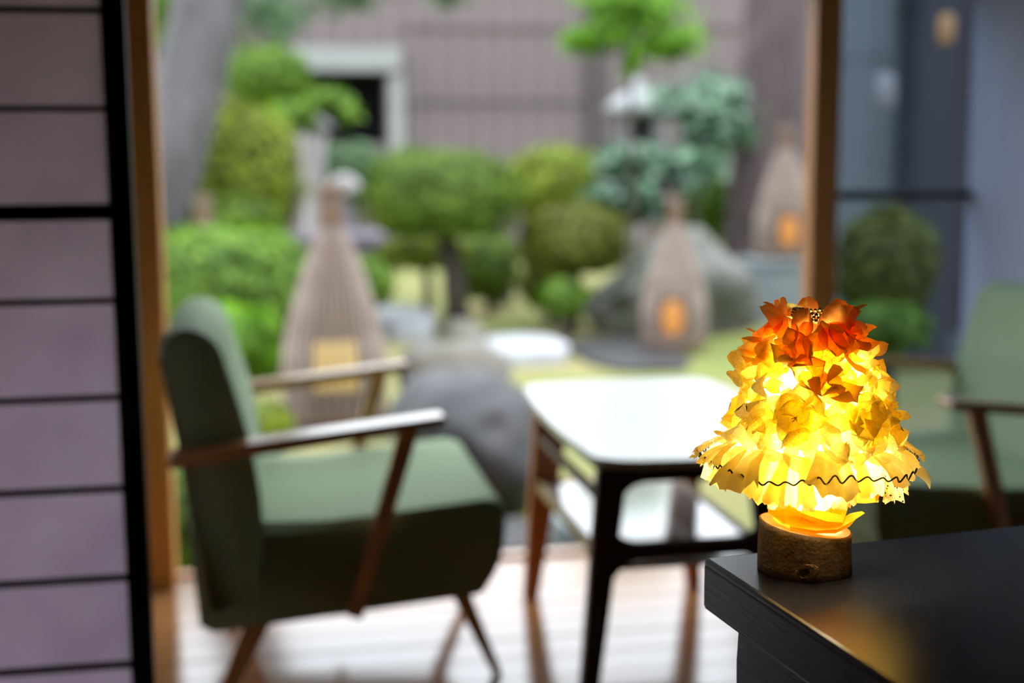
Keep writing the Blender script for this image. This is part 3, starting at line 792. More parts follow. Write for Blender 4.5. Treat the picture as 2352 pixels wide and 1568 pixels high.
# crumpled tissue round the neck
def crumple(name, a0, a1, na, rows, amp, seed):
    gg = random.Random(seed); v, f = [], []
    for i, (r, z) in enumerate(rows):
        for j in range(na + 1):
            a = a0 + (a1 - a0) * j / na
            q = r + amp * gg.uniform(-1, 1)
            v.append((q * math.cos(a), q * math.sin(a), z + amp * 0.9 * gg.uniform(-1, 1)))
    for i in range(len(rows) - 1):
        for j in range(na):
            a = i * (na + 1) + j
            f.append((a, a + 1, a + na + 2)); f.append((a, a + na + 2, a + na + 1))
    return raw(name, v, f)
obj('tissue', crumple('tissue', 0, 2 * math.pi, 16, [(0.027, 0.0425), (0.031, 0.05), (0.029, 0.062), (0.034, 0.075), (0.042, 0.085)], 0.0028, 3), lamp, PET['tissueO'], label='crumpled orange tissue paper')
obj('tissue', crumple('tissue', math.radians(175), math.radians(330), 12, [(0.030, 0.047), (0.036, 0.054), (0.033, 0.062)], 0.0028, 5), lamp, PET['tissueY'], label='crumpled yellow tissue paper')
# broad folded yellow band running down to the right and its pointed end
def band(pts, w, name='tissue_band'):
    v, f = [], []
    for (x, y, z), ww in zip(pts, w):
        v += [(x, y, z + ww / 2), (x * 1.04, y - 0.0035, z), (x, y + 0.001, z - ww / 2)]
    for i in range(len(pts) - 1):
        for q in (0, 1): a = 3 * i + q; f.append((a, a + 1, a + 4, a + 3))
    return raw(name, v, f)
obj('tissue_band', band([(-0.030, -0.012, zl(1112)), (-0.024, -0.026, zl(1138)), (-0.010, -0.035, zl(1155)), (0.008, -0.038, zl(1170)), (0.022, -0.034, zl(1176)), (0.029, -0.022, zl(1150))], (0.006, 0.010, 0.013, 0.015, 0.012, 0.022)), lamp, PET['tissueY'], label='folded yellow tissue band')
obj('tissue_band', band([(-0.020, -0.029, zl(1188)), (0.0, -0.036, zl(1192)), (0.018, -0.035, zl(1190)), (0.031, -0.030, zl(1176)), (0.0425, -0.024, zl(1162))], (0.008, 0.008, 0.010, 0.012, 0.0015)), lamp, PET['tissueY'], label='folded yellow tissue band')
wad = rock('tissue_wad', (0.016, 0.012, 0.0125), 5.0, 2, 0.5, 2.4); wad.polygons.foreach_set('use_smooth', [False] * len(wad.polygons))
obj('tissue_wad', wad, lamp, PET['tissueO'], loc=(0.044, -0.014, zl(1140)), label='orange tissue bud')

# bead chain on the rim
bmx = bmesh.new(); icos = []
for row in range(3):
    for k in range(34):
        a = 2 * math.pi * (k + 0.5 * row) / 34
        r = 0.0192 + 0.0005 * row
        mtx = Matrix.Translation((0.006 + r * math.cos(a) * 1.08, r * math.sin(a), zl(724) - 0.0026 * row + 0.0032 * abs(math.cos(a)) - 0.001))
        bmesh.ops.create_icosphere(bmx, subdivisions=2, radius=0.00165, matrix=mtx)
obj('bead_chain', bm_mesh('beads', bmx, True), lamp, M['bead'], kind='stuff')
obj('rim', tube('rim', [(0.006 + 0.0205 * math.cos(2 * math.pi * k / 32), 0.0195 * math.sin(2 * math.pi * k / 32), zl(736)) for k in range(33)], 0.001, 6, False), lamp, M['bead'])

# fairy bulbs and their light
BULB = emit('fairy_bulb', (1.0, 0.82, 0.5, 1), 60)
bs = bmesh.new(); bmesh.ops.create_icosphere(bs, subdivisions=2, radius=0.0028); bme = bm_mesh('bulb', bs, True); bme.materials.append(BULB)
LCOL = (1.0, 0.92, 0.68)
spots = [(150, 940), (85, 880), (-20, 945), (-75, 885), (-125, 1012), (-60, 1040), (10, 1042), (85, 1030), (60, 950), (-10, 850)]
for i, (dx, y) in enumerate(spots):
    r = shade_r(y) - 0.012
    s = max(-0.93, min(0.93, dx / PXM / r)); a = fa + math.asin(s)
    p = (CX + r * math.cos(a), r * math.sin(a), zl(y))
    b = obj('bulb', bme, lamp, loc=p)
    li = bpy.data.lights.new('bulb_light', 'POINT'); li.energy = 0.33 if y < 1000 else 0.11; li.color = LCOL; li.shadow_soft_size = 0.004
    lo = bpy.data.objects.new('bulb_light', li); COL.objects.link(lo); lo.parent = lamp; lo.location = (p[0] * 0.97, p[1] * 0.97, p[2] - 0.004)
for i in range(7):
    y = 860 + 27 * i; a = math.radians(20 + 23 * i); r = shade_r(y) - 0.014
    p = (CX + r * math.cos(a), r * math.sin(a), zl(y))
    obj('bulb', bme, lamp, loc=p)
    li = bpy.data.lights.new('bulb_light', 'POINT'); li.energy = 0.18; li.color = LCOL; li.shadow_soft_size = 0.004
    lo = bpy.data.objects.new('bulb_light', li); COL.objects.link(lo); lo.parent = lamp; lo.location = p
for z, e in ((zl(985), 0.07), (zl(900), 0.12), (0.088, 0.06)):
    li = bpy.data.lights.new('bulb_light', 'POINT'); li.energy = e; li.color = LCOL; li.shadow_soft_size = 0.008
    lo = bpy.data.objects.new('bulb_light', li); COL.objects.link(lo); lo.parent = lamp; lo.location = (0.0, -0.009 if z < 0.1 else -0.01, z)

# ------------------------------------------------------------------ garden: ground
nx, ny = 70, 70
v = []
for j in range(ny):
    for i in range(nx):
        X = -8 + 24 * i / (nx - 1); Y = 3.37 + 20 * (j / (ny - 1)) ** 1.3
        v.append((X, Y, GZ + 0.035 * noise.noise(Vector((X * 0.9, Y * 0.9, 3))) * min(1, (Y - 3.3))))
f = [(j * nx + i, j * nx + i + 1, (j + 1) * nx + i + 1, (j + 1) * nx + i) for j in range(ny - 1) for i in range(nx - 1)]
gd = struct(obj('garden_ground', raw('ground', v, f, True), None, M['moss']))

# fence of upright boards with an opening
YF = 19.0
fx0, fx1 = FY(-420, 200, YF).x, FY(2000, 200, YF).x
ox0, ox1 = FY(704, 200, YF).x, FY(892, 200, YF).x
oz0, oz1 = FY(800, 330, YF).z, FY(800, 166, YF).z
fe = thing('board_fence', 'weathered grey board fence along the back of the garden', 'fence', (fx0, YF, GZ))
PW = 0.16; FH = 3.42 - GZ
pl = box('board', (-0.006, -0.012, 0), (PW + 0.006, 0.012, FH), 0.003, 1)
nb = int((fx1 - fx0) / PW)
pl_low = box('board', (-0.006, -0.012, 0), (PW + 0.006, 0.012, oz0 - GZ), 0.003, 1)
pl_up = box('board', (-0.006, -0.012, oz1 - GZ), (PW + 0.006, 0.012, FH), 0.003, 1)
for k in range(nb):
    X = fx0 + k * PW
    yo = 0.026 * (k % 2)
    if X > ox0 - PW * 0.6 and X < ox1 - PW * 0.3:
        obj('board', pl_low, fe, M['fence'], loc=(k * PW, yo, 0)); obj('board', pl_up, fe, M['fence'], loc=(k * PW, yo, 0))
    else:
        obj('board', pl, fe, M['fence'], loc=(k * PW, yo, 0))
for pxx in (1365, 1830, 560):
    X = FY(pxx, 200, YF).x - fx0
    obj('post', box('post', (X - 0.115, -0.14, -0.05), (X + 0.115, -0.02, FH + 0.03), 0.006, 1), fe, M['fencedark'])
for yy in (55, 225):
    for a, b in ((920, 1340), (1395, 1800)):
        za = FY(a, yy, YF).z - GZ
        obj('rail', box('rail', (FY(a, yy, YF).x - fx0, -0.06, za - 0.035), (FY(b, yy, YF).x - fx0, -0.02, za + 0.035), 0.004, 1), fe, M['fence'])
# opening with its lintel, jamb and dark shed behind
ga = thing('gate_opening', 'square dark opening in the fence under a pale lintel', 'gateway', (ox0, YF, GZ))
X0, X1 = 0, ox1 - ox0
obj('lintel', box('lintel', (X0 - 0.18, -0.22, FY(800, 164, YF).z - GZ), (X1 + 0.16, -0.02, FY(800, 110, YF).z - GZ), 0.006, 1), ga, M['palebeam'])
obj('jamb', box('jamb', (X1, -0.16, -0.04), (X1 + 0.20, -0.022, FY(800, 172, YF).z - GZ), 0.006, 1), ga, M['palebeam'])
z0, z1 = oz0 - GZ, oz1 - GZ
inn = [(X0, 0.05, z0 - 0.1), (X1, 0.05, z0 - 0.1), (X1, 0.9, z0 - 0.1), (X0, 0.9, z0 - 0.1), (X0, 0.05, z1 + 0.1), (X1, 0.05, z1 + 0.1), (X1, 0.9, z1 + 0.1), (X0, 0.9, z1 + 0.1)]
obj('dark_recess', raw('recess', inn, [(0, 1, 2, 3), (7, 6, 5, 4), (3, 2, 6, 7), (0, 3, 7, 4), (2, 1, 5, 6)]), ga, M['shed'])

# ------------------------------------------------------------------ garden: trees
def trunk_thing(name, label, pts, rads, m, seed, extra=None):
    pts = [W(*p) for p in pts]
    base = pts[-1].copy()
    t = thing(name, label, 'tree', (base.x, base.y, GZ))
    P = []; R = []
    loc = [p - Vector((base.x, base.y, GZ)) for p in pts]
    for i in range(len(loc) - 1):
        for k in range(6):
            s = k / 6; P.append(loc[i].lerp(loc[i + 1], s)); R.append(rads[i] + (rads[i + 1] - rads[i]) * s)
    P.append(loc[-1]); R.append(rads[-1])
    me = tube('trunk', P, R, 20)
    for vv in me.vertices:
        n_ = noise.noise(vv.co * 4 + Vector((seed, 0, 0)))
        vv.co.x += n_ * 0.03; vv.co.y += n_ * 0.02
    obj('trunk', me, t, m)
    return t
lt_ = trunk_thing('leaning_tree', 'thick grey tree trunk leaning in behind the left window post', [(700, -900, 9), (545, -260, 9), (480, 0, 9), (437, 170, 9), (372, 400, 9), (315, 580, 9), (262, 805, 9)], [0.19, 0.22, 0.232, 0.235, 0.24, 0.25, 0.29], M['bark'], 2)
P, D = blob_points((0.55, 0.4, 0.5), 900, 5, 0.3, shell=(0.2, 1.0))
base = Vector(lt_.location); c = W(372, 60, 9.6) - base
P += np.array(c)
obj('foliage', leaf_cloud('foliage', P, D, 0.07, 5, [LEAF['fresh']]), lt_, kind='stuff')
rt_ = trunk_thing('pine_tree', 'straight reddish grey tree trunk beside the right window post', [(1830, -800, 12.2), (1790, -260, 12.2), (1772, 0, 12.2), (1748, 260, 12.2), (1728, 500, 12.2), (1722, 690, 12.2)], [0.19, 0.215, 0.225, 0.23, 0.24, 0.30], M['redbark'], 8)

def leafy_tree(name, label, clusters, leaf, size, base_px, trunk_pts, seed, tr=0.025):
    b = W(*base_px); t = thing(name, label, 'tree', (b.x, b.y, GZ))
    B = Vector((b.x, b.y, GZ)); PP, DD = [], []
    for k, (x0, x1, y0, y1, d, n) in enumerate(clusters):
        c = W((x0 + x1) / 2, (y0 + y1) / 2, d) - B
        P, D = blob_points(((x1 - x0) / 2 * d / FPX, 0.35, (y1 - y0) / 2 * d / FPX), n, seed + k, 0.35, 1.8, shell=(0.15, 1.0))
        PP.append(P + np.array(c)); D = D * 0.4 + np.array([0, -0.15, 0.9]); DD.append(D)
    obj('foliage', leaf_cloud('foliage', np.vstack(PP), np.vstack(DD), size, seed, [LEAF[leaf]], aspect=1.5, jitter=0.45), t, kind='stuff')
    pts = [W(*p) - B for p in trunk_pts]; pts[0].z = -0.02
    obj('trunk', tube('trunk', pts, [tr * (1.3 - 0.6 * i / (len(pts) - 1)) for i in range(len(pts))], 8), t, M['twig'])
    for k, (x0, x1, y0, y1, d, n) in enumerate(clusters):
        c = W((x0 + x1) / 2, (y0 + y1) / 2, d) - B
        q = min(pts[1:], key=lambda p: (p - c).length)
        obj('branch', tube('branch', [q, (q + c) / 2 + Vector((0, 0, -0.03)), c], [tr * 0.5, tr * 0.4, tr * 0.2], 6), t, M['twig'])
    return t
leafy_tree('maple_tree', 'bright green leafy tree overhanging the middle of the fence', [(1310, 1600, -60, 85, 9.98, 1100), (1280, 1420, 60, 130, 10.08, 260), (1430, 1630, 60, 140, 9.88, 420), (1425, 1470, 120, 180, 9.98, 60)], 'maple', 0.062, (1462, 736, 10.38), [(1462, 736, 10.38), (1455, 600, 10.38), (1450, 300, 10.18), (1448, 120, 10.08), (1450, -40, 10.08)], 31, 0.02)
leafy_tree('camellia_shrub', 'tall blue-green glossy shrub in front of the straight trunk', [(1500, 1735, 165, 300, 11.70, 620), (1560, 1740, 260, 345, 11.70, 330), (1350, 1545, 330, 420, 11.40, 380), (1330, 1500, 410, 490, 11.30, 300), (1490, 1660, 330, 440, 11.50, 420), (1370, 1560, 440, 520, 11.50, 220)], 'blue', 0.11, (1600, 697, 11.60), [(1600, 697, 11.60), (1598, 560, 11.60), (1590, 430, 11.60), (1600, 330, 11.65), (1620, 240, 11.70)], 47, 0.035)
leafy_tree('spreading_shrub', 'loose pale green branch spreading in front of the dark opening', [(600, 750, 225, 300, 11.2, 330), (700, 805, 200, 262, 11.0, 170), (770, 832, 225, 285, 10.9, 90)], 'fresh', 0.07, (640, 690, 11.3), [(640, 690, 11.3), (640, 450, 11.3), (655, 330, 11.2), (690, 255, 11.1)], 63, 0.03)
leafy_tree('hanging_greenery', 'soft green foliage high on the fence, left of the pale lintel', [(545, 720, -40, 95, 15.60, 620), (700, 890, -60, 40, 15.90, 260), (960, 1100, -60, 30, 16.10, 170)], 'soft', 0.085, (600, 606, 15.70), [(600, 606, 15.70), (600, 350, 15.70), (610, 120, 15.70), (640, 20, 15.70), (820, -10, 15.90)], 71, 0.03)

# clipped shrubs and hedges
bush('clipped_shrub', 'small round clipped shrub, topmost at the left beside the leaning trunk', 'shrub', 520, 708, 112, 250, 12.7, 'fresh', 1600, 0.045, seed=11)
bush('clipped_shrub', 'large round clipped shrub under the topmost round shrub, left', 'shrub', 425, 685, 248, 560, 10.0, 'yellowgreen', 3200, 0.04, seed=12)
bush('clipped_shrub', 'broad flat-topped clipped shrub in the middle of the garden', 'shrub', 838, 1190, 345, 560, 9.6, 'mid', 4200, 0.036, seed=13, flat=0.75, ry=0.55, lean=0.12, trunk_r=0.08)
bush('clipped_shrub', 'low dark shrub under the broad middle shrub', 'shrub', 1050, 1195, 535, 690, 11.0, 'mid', 700, 0.05, seed=14)
bush('clipped_shrub', 'yellow-green shrub just right of the broad middle shrub, against the fence', 'shrub', 1165, 1400, 340, 520, 12.6, 'yellowgreen', 2400, 0.05, seed=15, ry=0.4)
bush('clipped_shrub', 'olive rounded shrub above the small upright stone, middle right', 'shrub', 1195, 1440, 470, 640, 9.72, 'olive', 2600, 0.04, seed=16, ry=0.26, flat=0.8)
bush('clipped_shrub', 'brownish low shrub at the left foot of the mossy boulder', 'shrub', 1195, 1330, 605, 715, 10.25, 'olive', 900, 0.04, seed=17, ry=0.22)
bush('clipped_shrub', 'small fresh green plant between brownish low shrub and mossy boulder', 'shrub', 1250, 1336, 645, 720, 9.25, 'fresh', 260, 0.06, seed=18, ry=0.12, lumps=0.35)
bush('clipped_shrub', 'green shrub right behind the mossy boulder, under the straight trunk', 'shrub', 1560, 1680, 390, 560, 12.7, 'fresh', 1200, 0.05, seed=19, ry=0.25)
bush('hedge', 'low clipped hedge behind the left green armchair', 'hedge', 300, 705, 540, 915, 7.9, 'fresh', 5200, 0.05, seed=20, ry=0.5, lumps=0.05, power=4.5)
bush('leafy_plant', 'bright leafy plant at the foot of the hedge, beside the tall lantern', 'plant', 488, 612, 722, 860, 6.9, 'maple', 240, 0.085, seed=21, ry=0.15, lumps=0.3)
bush('leafy_plant', 'pale green ground plant between purplish slab and stepping stones', 'plant', 880, 1075, 545, 615, 10.35, 'yellowgreen', 900, 0.05, seed=22, ry=0.28)
bush('leafy_plant', 'green ground plant just right of the tall lantern neck', 'plant', 790, 900, 590, 700, 9.3, 'fresh', 500, 0.05, seed=23, ry=0.3)
bush('leafy_plant', 'soft green plant below the dark opening', 'plant', 740, 880, 330, 470, 12.7, 'soft', 800, 0.06, seed=24, ry=0.3)
bush('leafy_plant', 'yellow-green ground plant seen under the far chair arm', 'plant', 570, 665, 930, 1020, 5.65, 'yellowgreen', 300, 0.05, seed=25, ry=0.15)
bush('clipped_shrub', 'dark shrub at the foot of the large round shrub, left', 'shrub', 375, 640, 455, 600, 9.32, 'mid', 1400, 0.05, seed=26, ry=0.2)

bush('clipped_shrub', 'dark low shrub outside the sill between left window post and chair back', 'shrub', 290, 490, 1060, 1330, 4.25, 'mid', 900, 0.03, seed=27, ry=0.2)

# ------------------------------------------------------------------ garden: stones
def stone(name, label, cat, x0, x1, y0, y1, d, m, seed, ry=None, rough=0.22, power=2.4, flat=0.9, freq=1.2, rotz=0.0, group=None):
    c = W((x0 + x1) / 2, (y0 + y1) / 2, d); rx = (x1 - x0) / 2 * d / FPX; rz_ = (y1 - y0) / 2 * d / FPX
    me = rock(name, (rx, ry or rx * 0.7, rz_), seed, 4, rough, freq, flat, power)
    o = obj(name, me, None, M[m], loc=c, rot=(0, 0, rotz)); return tag(o, label, cat, group)
stone('boulder', 'large dark smooth boulder just outside, behind the left chair seat', 'stone', 884, 1236, 866, 1190, 5.0, 'darkstone', 3.1, 0.30, 0.24, 2.9)
stone('boulder', 'brown mossy boulder behind the large dark boulder', 'stone', 905, 1172, 775, 960, 6.75, 'brownstone', 6.3, 0.3, 0.18)
stone('boulder', 'flat grey stone left of the second pale slab', 'stone', 1024, 1112, 738, 815, 8.5, 'brownstone', 9.2, 0.28, 0.15)
# slanted mossy boulder
c = W(1545, 640, 9.8); d = 9.8 / FPX
bm = bmesh.new(); bmesh.ops.create_icosphere(bm, subdivisions=4, radius=1.0)
outline = [(-200, -110), (-130, 20), (-30, 120), (70, 135), (150, 70), (190, -20), (200, -110)]
for v_ in bm.verts:
    q = v_.co.normalized(); n_ = noise.noise(q * 1.6 + Vector((4, 1, 2))) * 0.16 + 0.06 * noise.noise(q * 5)
    xx = q.x * 205 * (1 + n_)
    hh = np.interp(xx, [p[0] for p in outline], [p[1] for p in outline])
    zz = (hh * max(q.z, 0) ** 0.7 if q.z > 0 else q.z * 130) * (1 + n_) + (-20 if q.z > 0 else -60)
    v_.co = Vector((xx * d, q.y * 0.42 * (1 + n_), zz * d))
tag(obj('boulder', bm_mesh('boulder', bm, True), None, M['mossrock'], loc=c), 'big slanting mossy boulder behind the short lantern', 'stone')

def slab_thing(name, label, xa, xb, yfront, yback, ztop, m, thick=0.1, seed=1, grp=None):
    a = FZ(xa, yfront, ztop); b = FZ(xb, yfront, ztop); c2 = FZ((xa + xb) / 2, yback, ztop)
    cx = (a.x + b.x) / 2; w = (b.x - a.x) / 2; dy = (c2.y - a.y) / 2; cy = a.y + dy
    pts = []
    gg = random.Random(seed)
    for k in range(12):
        t_ = 2 * math.pi * k / 12; s = (abs(math.cos(t_)) ** 3.2 + abs(math.sin(t_)) ** 3.2) ** (-1 / 3.2) * gg.uniform(0.94, 1.04)
        pts.append((w * s * math.cos(t_), dy * s * math.sin(t_)))
    pts = round_poly(pts, [min(w, dy) * 0.15] * 12, 2)
    o = obj(name, prism(name, pts, 'z', -thick, 0, 0.015, 2), None, M[m], loc=(cx, cy, ztop))
    return tag(o, label, 'stone', grp)
slab_thing('stepping_stone', 'pale flat stepping stone right beside the tall lantern', 868, 1022, 742, 698, -0.13, 'slab', 0.16, 3)
slab_thing('stepping_stone', 'pale flat stepping stone in the middle, left of the short lantern', 1138, 1345, 812, 765, -0.18, 'slab', 0.12, 4)
sp = slab_thing('stepping_stone', 'dark flat stone carrying the short lantern', 1375, 1650, 846, 772, -0.235, 'darkstone', 0.1, 5)
sp2 = slab_thing('stepping_stone', 'dark flat stone carrying the tall lantern', 560, 960, 1015, 940, -0.245, 'darkstone', 0.1, 6)
slab_thing('stepping_stone', 'dark wet stone just outside the sill, left of the low table leg', 1120, 1300, 1262, 1185, -0.17, 'darkstone', 0.13, 8)
slab_thing('stepping_stone', 'bluish wet stone outside the sill, behind the low table', 1300, 1420, 1225, 1160, -0.19, 'bluestone', 0.12, 9)
# purplish slab on two stone feet
a = W(640, 575, 11.0); b = W(925, 562, 11.0)
sb = thing('stone_bench', 'low purplish stone slab behind the neck of the tall lantern', 'bench', ((a.x + b.x) / 2, a.y, GZ))
hw = (b.x - a.x) / 2; zt = W(780, 535, 11.0).z - GZ; zb = W(780, 588, 11.0).z - GZ
obj('slab', box('slab', (-hw, -0.28, zb), (hw, 0.25, zt), 0.05, 3), sb, M['purplestone'])
for s in (-1, 1): obj('foot', box('foot', (s * hw * 0.6 - 0.1, -0.18, -0.03), (s * hw * 0.6 + 0.1, 0.18, zb + 0.01), 0.02, 1), sb, M['stone'])
# pale column with a rounded stone beside it
c = W(722, 470, 11.95)
cl_ = thing('stone_column', 'pale stone column below the spreading branch', 'column', (c.x, c.y, GZ))
zt = W(722, 300, 11.95).z - GZ; rw = 30 * 11.95 / FPX
obj('shaft', lathe('shaft', [(rw * 1.5, -0.03), (rw * 1.4, 0.15), (rw * 0.85, 0.3), (rw * 0.8, zt * 0.7), (rw * 1.0, zt * 0.9), (rw * 1.1, zt)], 16, wob=0.1), cl_, M['palestone'])
obj('cap', lathe('cap', [(rw * 1.5, zt), (rw * 1.55, zt + 0.04), (rw * 0.9, zt + 0.12), (rw * 0.2, zt + 0.16)], 16, wob=0.1), cl_, M['stone'])
c = W(790, 440, 11.6)
bp_ = thing('round_stone', 'pale rounded stone on a post, right of the pale column', 'stone', (c.x, c.y, GZ))
rs = rock('ball', (0.165, 0.15, 0.15), 2.2, 3, 0.12, 1.5); obj('ball', rs, bp_, M['palestone'], loc=(0, 0, c.z - GZ))
obj('shaft', lathe('shaft', [(0.15, -0.03), (0.10, 0.2), (0.09, c.z - GZ - 0.08)], 14, wob=0.1), bp_, M['purplestone'])
# small upright grey stone figure-like marker
c = W(1146, 690, 11.6)
um = lathe('upright_stone', [(0.12, -0.03), (0.14, 0.08), (0.12, 0.22), (0.085, 0.30), (0.10, 0.36), (0.085, 0.43), (0.03, 0.46)], 14, wob=0.35, seed=3)
tag(obj('upright_stone', um, None, M['stone'], loc=(c.x, c.y, GZ)), 'small upright grey stone under the broad middle shrub', 'stone')
# stone lantern by the fence
c = W(1465, 500, 13.2); k = 13.2 / FPX
sl_ = thing('stone_lantern', 'pale stone lantern half hidden behind the blue-green shrub', 'stone lantern', (c.x, c.y, GZ))
def zz_(y): return W(1465, y, 13.2).z - GZ
obj('roof', lathe('roof', [(30 * k, zz_(268)), (74 * k, zz_(262)), (80 * k, zz_(245)), (50 * k, zz_(222)), (16 * k, zz_(205)), (14 * k, zz_(190)), (4 * k, zz_(178))], 6), sl_, M['palebeam'])
for s in range(4):
    a_ = math.pi / 4 + s * math.pi / 2
    obj('pillar', box('pillar', (48 * k * math.cos(a_) - 0.05, 48 * k * math.sin(a_) - 0.05, zz_(332)), (48 * k * math.cos(a_) + 0.05, 48 * k * math.sin(a_) + 0.05, zz_(264)), 0.01, 1), sl_, M['stone'])
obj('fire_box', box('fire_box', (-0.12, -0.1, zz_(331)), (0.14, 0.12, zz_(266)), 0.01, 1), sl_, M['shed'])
obj('platform', lathe('platform', [(40 * k, zz_(352)), (66 * k, zz_(340)), (66 * k, zz_(330))], 6), sl_, M['palestone'])
obj('shaft', lathe('shaft', [(50 * k, -0.03), (46 * k, 0.12), (28 * k, 0.2), (26 * k, zz_(350))], 12), sl_, M['palestone'])
# pedestal under the third lantern
c = W(1778, 735, 10.4)
pd = thing('stone_pedestal', 'blue-grey granite block beside the right window post', 'pedestal', (c.x, c.y, GZ))
hwp = 62 * 10.4 / FPX; zt = W(1778, 592, 10.4).z - GZ
obj('block', box('block', (-hwp, -0.2, -0.03), (hwp, 0.22, zt - 0.05), 0.02, 2), pd, M['bluestone'])
obj('top_plate', box('plate', (-hwp * 1.06, -0.22, zt - 0.05), (hwp * 1.06, 0.24, zt), 0.012, 2), pd, M['bluestone'])

# ------------------------------------------------------------------ split-bamboo lanterns
PROF = [(0.0, 0.204), (0.12, 0.214), (0.24, 0.219), (0.34, 0.205), (0.43, 0.185), (0.5, 0.165), (0.6, 0.135), (0.69, 0.105), (0.77, 0.066), (0.83, 0.042), (0.90, 0.034), (0.95, 0.044), (1.0, 0.056)]
NSTR = 36
def prof_r(t):
    return float(np.interp(t, [p[0] for p in PROF], [p[1] for p in PROF]))
def strip_mesh(t0, t1, wf, seed):
    gg = random.Random(seed); n = max(3, int(12 * (t1 - t0)) + 2); v, f = [], []
    for i in range(n):
        t = t0 + (t1 - t0) * i / (n - 1); r = prof_r(t); w = max(2 * math.pi * r / NSTR * wf, 0.006) / 2
        o_ = gg.uniform(-0.002, 0.002)
        v += [(r + o_, -w, t), (r + 0.007 + o_, -w * 0.6, t), (r + 0.007 + o_, w * 0.6, t), (r + o_, w, t)]
    for i in range(n - 1):
        for k in range(4):
            a, b = 4 * i + k, 4 * i + (k + 1) % 4
            f.append((a, b, b + 4, a + 4))
    f.append((3, 2, 1, 0)); f.append(tuple(4 * (n - 1) + q for q in range(4)))
    me = raw('strip', v, f); me.materials.append(M['strip']); return me
FULL = [strip_mesh(0.0, 1.0, 0.72, k) for k in range(4)]
UP = [strip_mesh(0.36, 1.0, 0.72, k + 9) for k in range(2)]
LOW = [strip_mesh(0.0, 0.09, 0.72, k + 19) for k in range(2)]
THIN = [strip_mesh(0.0, 1.0, 0.42, k + 29) for k in range(2)]
def lantern(label, base, H, glow, window, face, group='split bamboo lanterns in the garden'):
    """face = azimuth of the lit window; window: 'open', 'slats' or None"""
    t = thing('bamboo_lantern', label, 'lantern', base, 0, group)
    for k in range(NSTR):
        a = 2 * math.pi * (k + 0.5) / NSTR + face
        da = math.degrees(abs((a - face + math.pi) % (2 * math.pi) - math.pi))
        js = (1, 1, H) if False else None
        if window == 'open' and da < 26:
            for me in (UP[k % 2], LOW[k % 2]):
                o = obj('strip', me, t, rot=(0, 0, a)); o.scale = (H, H, H)
        else:
            me = THIN[k % 2] if (window == 'slats' and da < 30) else FULL[k % 4]
            o = obj('strip', me, t, rot=(0, 0, a)); o.scale = (H, H, H * (1 - 0.02 * ((k * 7) % 5) / 5))
    lin_ = lathe('lining', [(prof_r(q) * 0.955 * H, q * H) for q in np.linspace(0.01, 0.8, 14)], 36, True, True)
    obj('lining', lin_, t, M['liner'])
    obj('neck_binding', lathe('binding', [(H * (prof_r(q) + 0.012 + 0.003 * math.sin(q * 330)), q * H) for q in np.linspace(0.83, 0.93, 15)], 16), t, M['bind'])
    obj('topknot', lathe('topknot', [(H * 0.03, H * 0.93), (H * 0.050, H * 0.965), (H * 0.052, H * 0.985), (H * 0.02, H * 1.0)], 12, wob=0.5, seed=base[0]), t, M['bind'])
    obj('hoop', lathe('hoop', [(H * 0.212, H * 0.02), (H * 0.224, H * 0.022), (H * 0.224, H * 0.04), (H * 0.213, H * 0.042)], 32, False, False), t, M['bind'])
    if glow:
        v, f = [(0, 0, 0)], []
        ta, tb, aw = (0.10, 0.33, 19) if window == 'open' else (0.16, 0.36, 24)
        v = []; n = 9
        for i in range(n):
            for j in range(n):
                u, w = 2 * i / (n - 1) - 1, 2 * j / (n - 1) - 1
                du, dw = u * math.sqrt(1 - w * w / 2), w * math.sqrt(1 - u * u / 2)      # square to disc
                if window != 'open': du, dw = u, w
                q = (ta + tb) / 2 + du * (tb - ta) / 2; a = face + math.radians(aw) * dw
                v.append((H * prof_r(q) * 0.972 * math.cos(a), H * prof_r(q) * 0.972 * math.sin(a), q * H))
        f = [(i * n + j, i * n + j + 1, (i + 1) * n + j + 1, (i + 1) * n + j) for i in range(n - 1) for j in range(n - 1)]
        obj('lit_window', raw('lit_window', v, f), t, glow, label='glowing window of the lantern')
    return t
GY = emit('lantern_glow_yellow', (1.0, 0.66, 0.14, 1), 0.55)
GO = emit('lantern_glow_orange', (1.0, 0.38, 0.07, 1), 0.40)
def face_to(p): return math.atan2(EYE.y - p[1], EYE.x - p[0])
p1 = W(772, 950, 6.5); p1.z = -0.245
lantern('tall split-bamboo lantern with a yellow-lit slatted window, nearest the chair', p1, 1.135, GY, 'slats', face_to(p1) + 0.02)
p2 = W(1548, 797, 8.85); p2.z = -0.235
lantern('short split-bamboo lantern with an orange round window, in front of the mossy boulder', p2, 0.975, GO, 'open', face_to(p2) - 0.05)
p3 = W(1800, 590, 10.4); p3.z = GZ + zt
lantern('split-bamboo lantern standing on the blue-grey granite block', p3, 1.02, GO, 'open', face_to(p3) + 0.18)
p4 = W(478, 775, 8.72); p4.z = GZ
lantern('split-bamboo lantern with only its bound neck above the low hedge', p4, 1.04, None, None, face_to(p4))
p5 = W(1508, 640, 12.4); p5.z = GZ
lantern('far lantern glowing orange through the blue-green shrub', p5, 0.98, GO, 'open', face_to(p5))

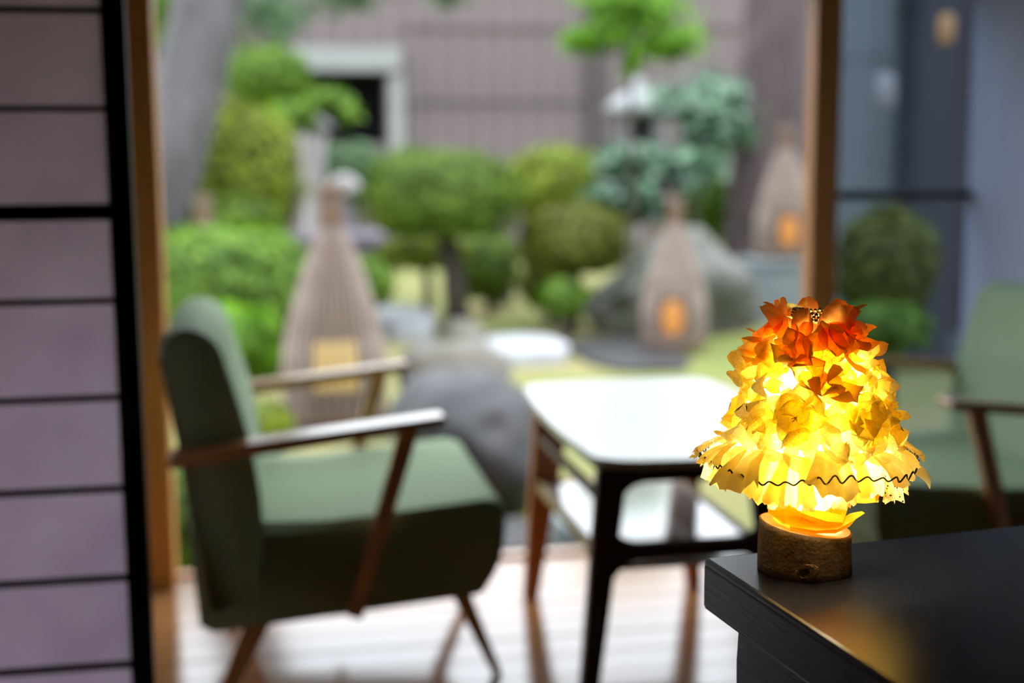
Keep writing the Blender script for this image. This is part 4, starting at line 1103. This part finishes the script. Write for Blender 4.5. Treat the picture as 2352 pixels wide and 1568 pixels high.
# ------------------------------------------------------------------ beyond the right-hand glass
YG = 7.6
ax = FY(1935, 300, YG).x; bx_ = FY(2330, 300, YG).x
gw = thing('neighbour_wall', 'grey boarded outbuilding wall seen through the right-hand glass', 'wall', (ax, YG, GZ))
nbd = 11; bwid = (bx_ - ax + 0.4) / nbd
bds = [box('board', (0.002, -0.012, 0), (bwid - 0.002, 0.012, 3.3), 0.003, 1) for _ in (0, 1)]
for k in range(nbd): obj('board', bds[0 if ax + k * bwid < FY(2090, 300, YG).x else 1], gw, M['greywall'] if ax + k * bwid < FY(2090, 300, YG).x else M['fencedark'], loc=(k * bwid - 0.1, 0.01 * (k % 2), 0))
xa, xb = FY(2055, 300, YG).x - ax, FY(2150, 300, YG).x - ax
obj('corner_post', box('post', (xa, -0.26, -0.03), (xb, -0.03, 3.35), 0.008, 1), gw, M['darkpost'], label='broad charred black post')
obj('plinth', box('plinth', (-0.12, -0.10, -0.03), (bx_ - ax + 0.3, 0.10, 0.18), 0.01, 1), gw, M['stone'])
def hang(name, label, px_, y0, y1, d, m, wpx, cat):
    a = W(px_, y0, d); b = W(px_, y1, d); h = a.z - b.z; r = wpx * d / FPX / 2
    t = thing(name, label, cat, (b.x, b.y, b.z))
    obj('body', lathe('body', [(r * 0.5, 0), (r * 0.95, h * 0.15), (r, h * 0.5), (r * 0.95, h * 0.85), (r * 0.5, h)], 16), t, m)
    obj('cap', lathe('cap', [(r * 0.55, h), (r * 0.6, h + 0.02), (r * 0.2, h + 0.04)], 12), t, M['metal'])
    obj('bracket', tube('bracket', [(0, 0, h + 0.03), (0, 0, h + 0.09), (0, YG - 0.02 - b.y, h + 0.09)], 0.008, 6), t, M['metal'])
    return t
hang('wall_lamp', 'small amber lamp high on the grey wall behind the glass', 2172, 32, 100, 7.35, emit('amber_wall_lamp', (1.0, 0.50, 0.16, 1), 0.45), 36, 'lamp')
hang('hanging_lantern', 'pale oval hanging lantern left of the charred post', 2032, 165, 252, 7.35, M['palestone'], 44, 'lantern')
bush('clipped_shrub', 'rounded green shrub behind the right-hand glass under the black bar', 'shrub', 1945, 2125, 485, 740, 5.6, 'olive', 2400, 0.03, seed=41, ry=0.25)
bush('leafy_plant', 'fresh green ground cover at the bottom of the right-hand glass', 'plant', 1930, 2120, 700, 800, 4.85, 'fresh', 900, 0.03, seed=42, ry=0.2)
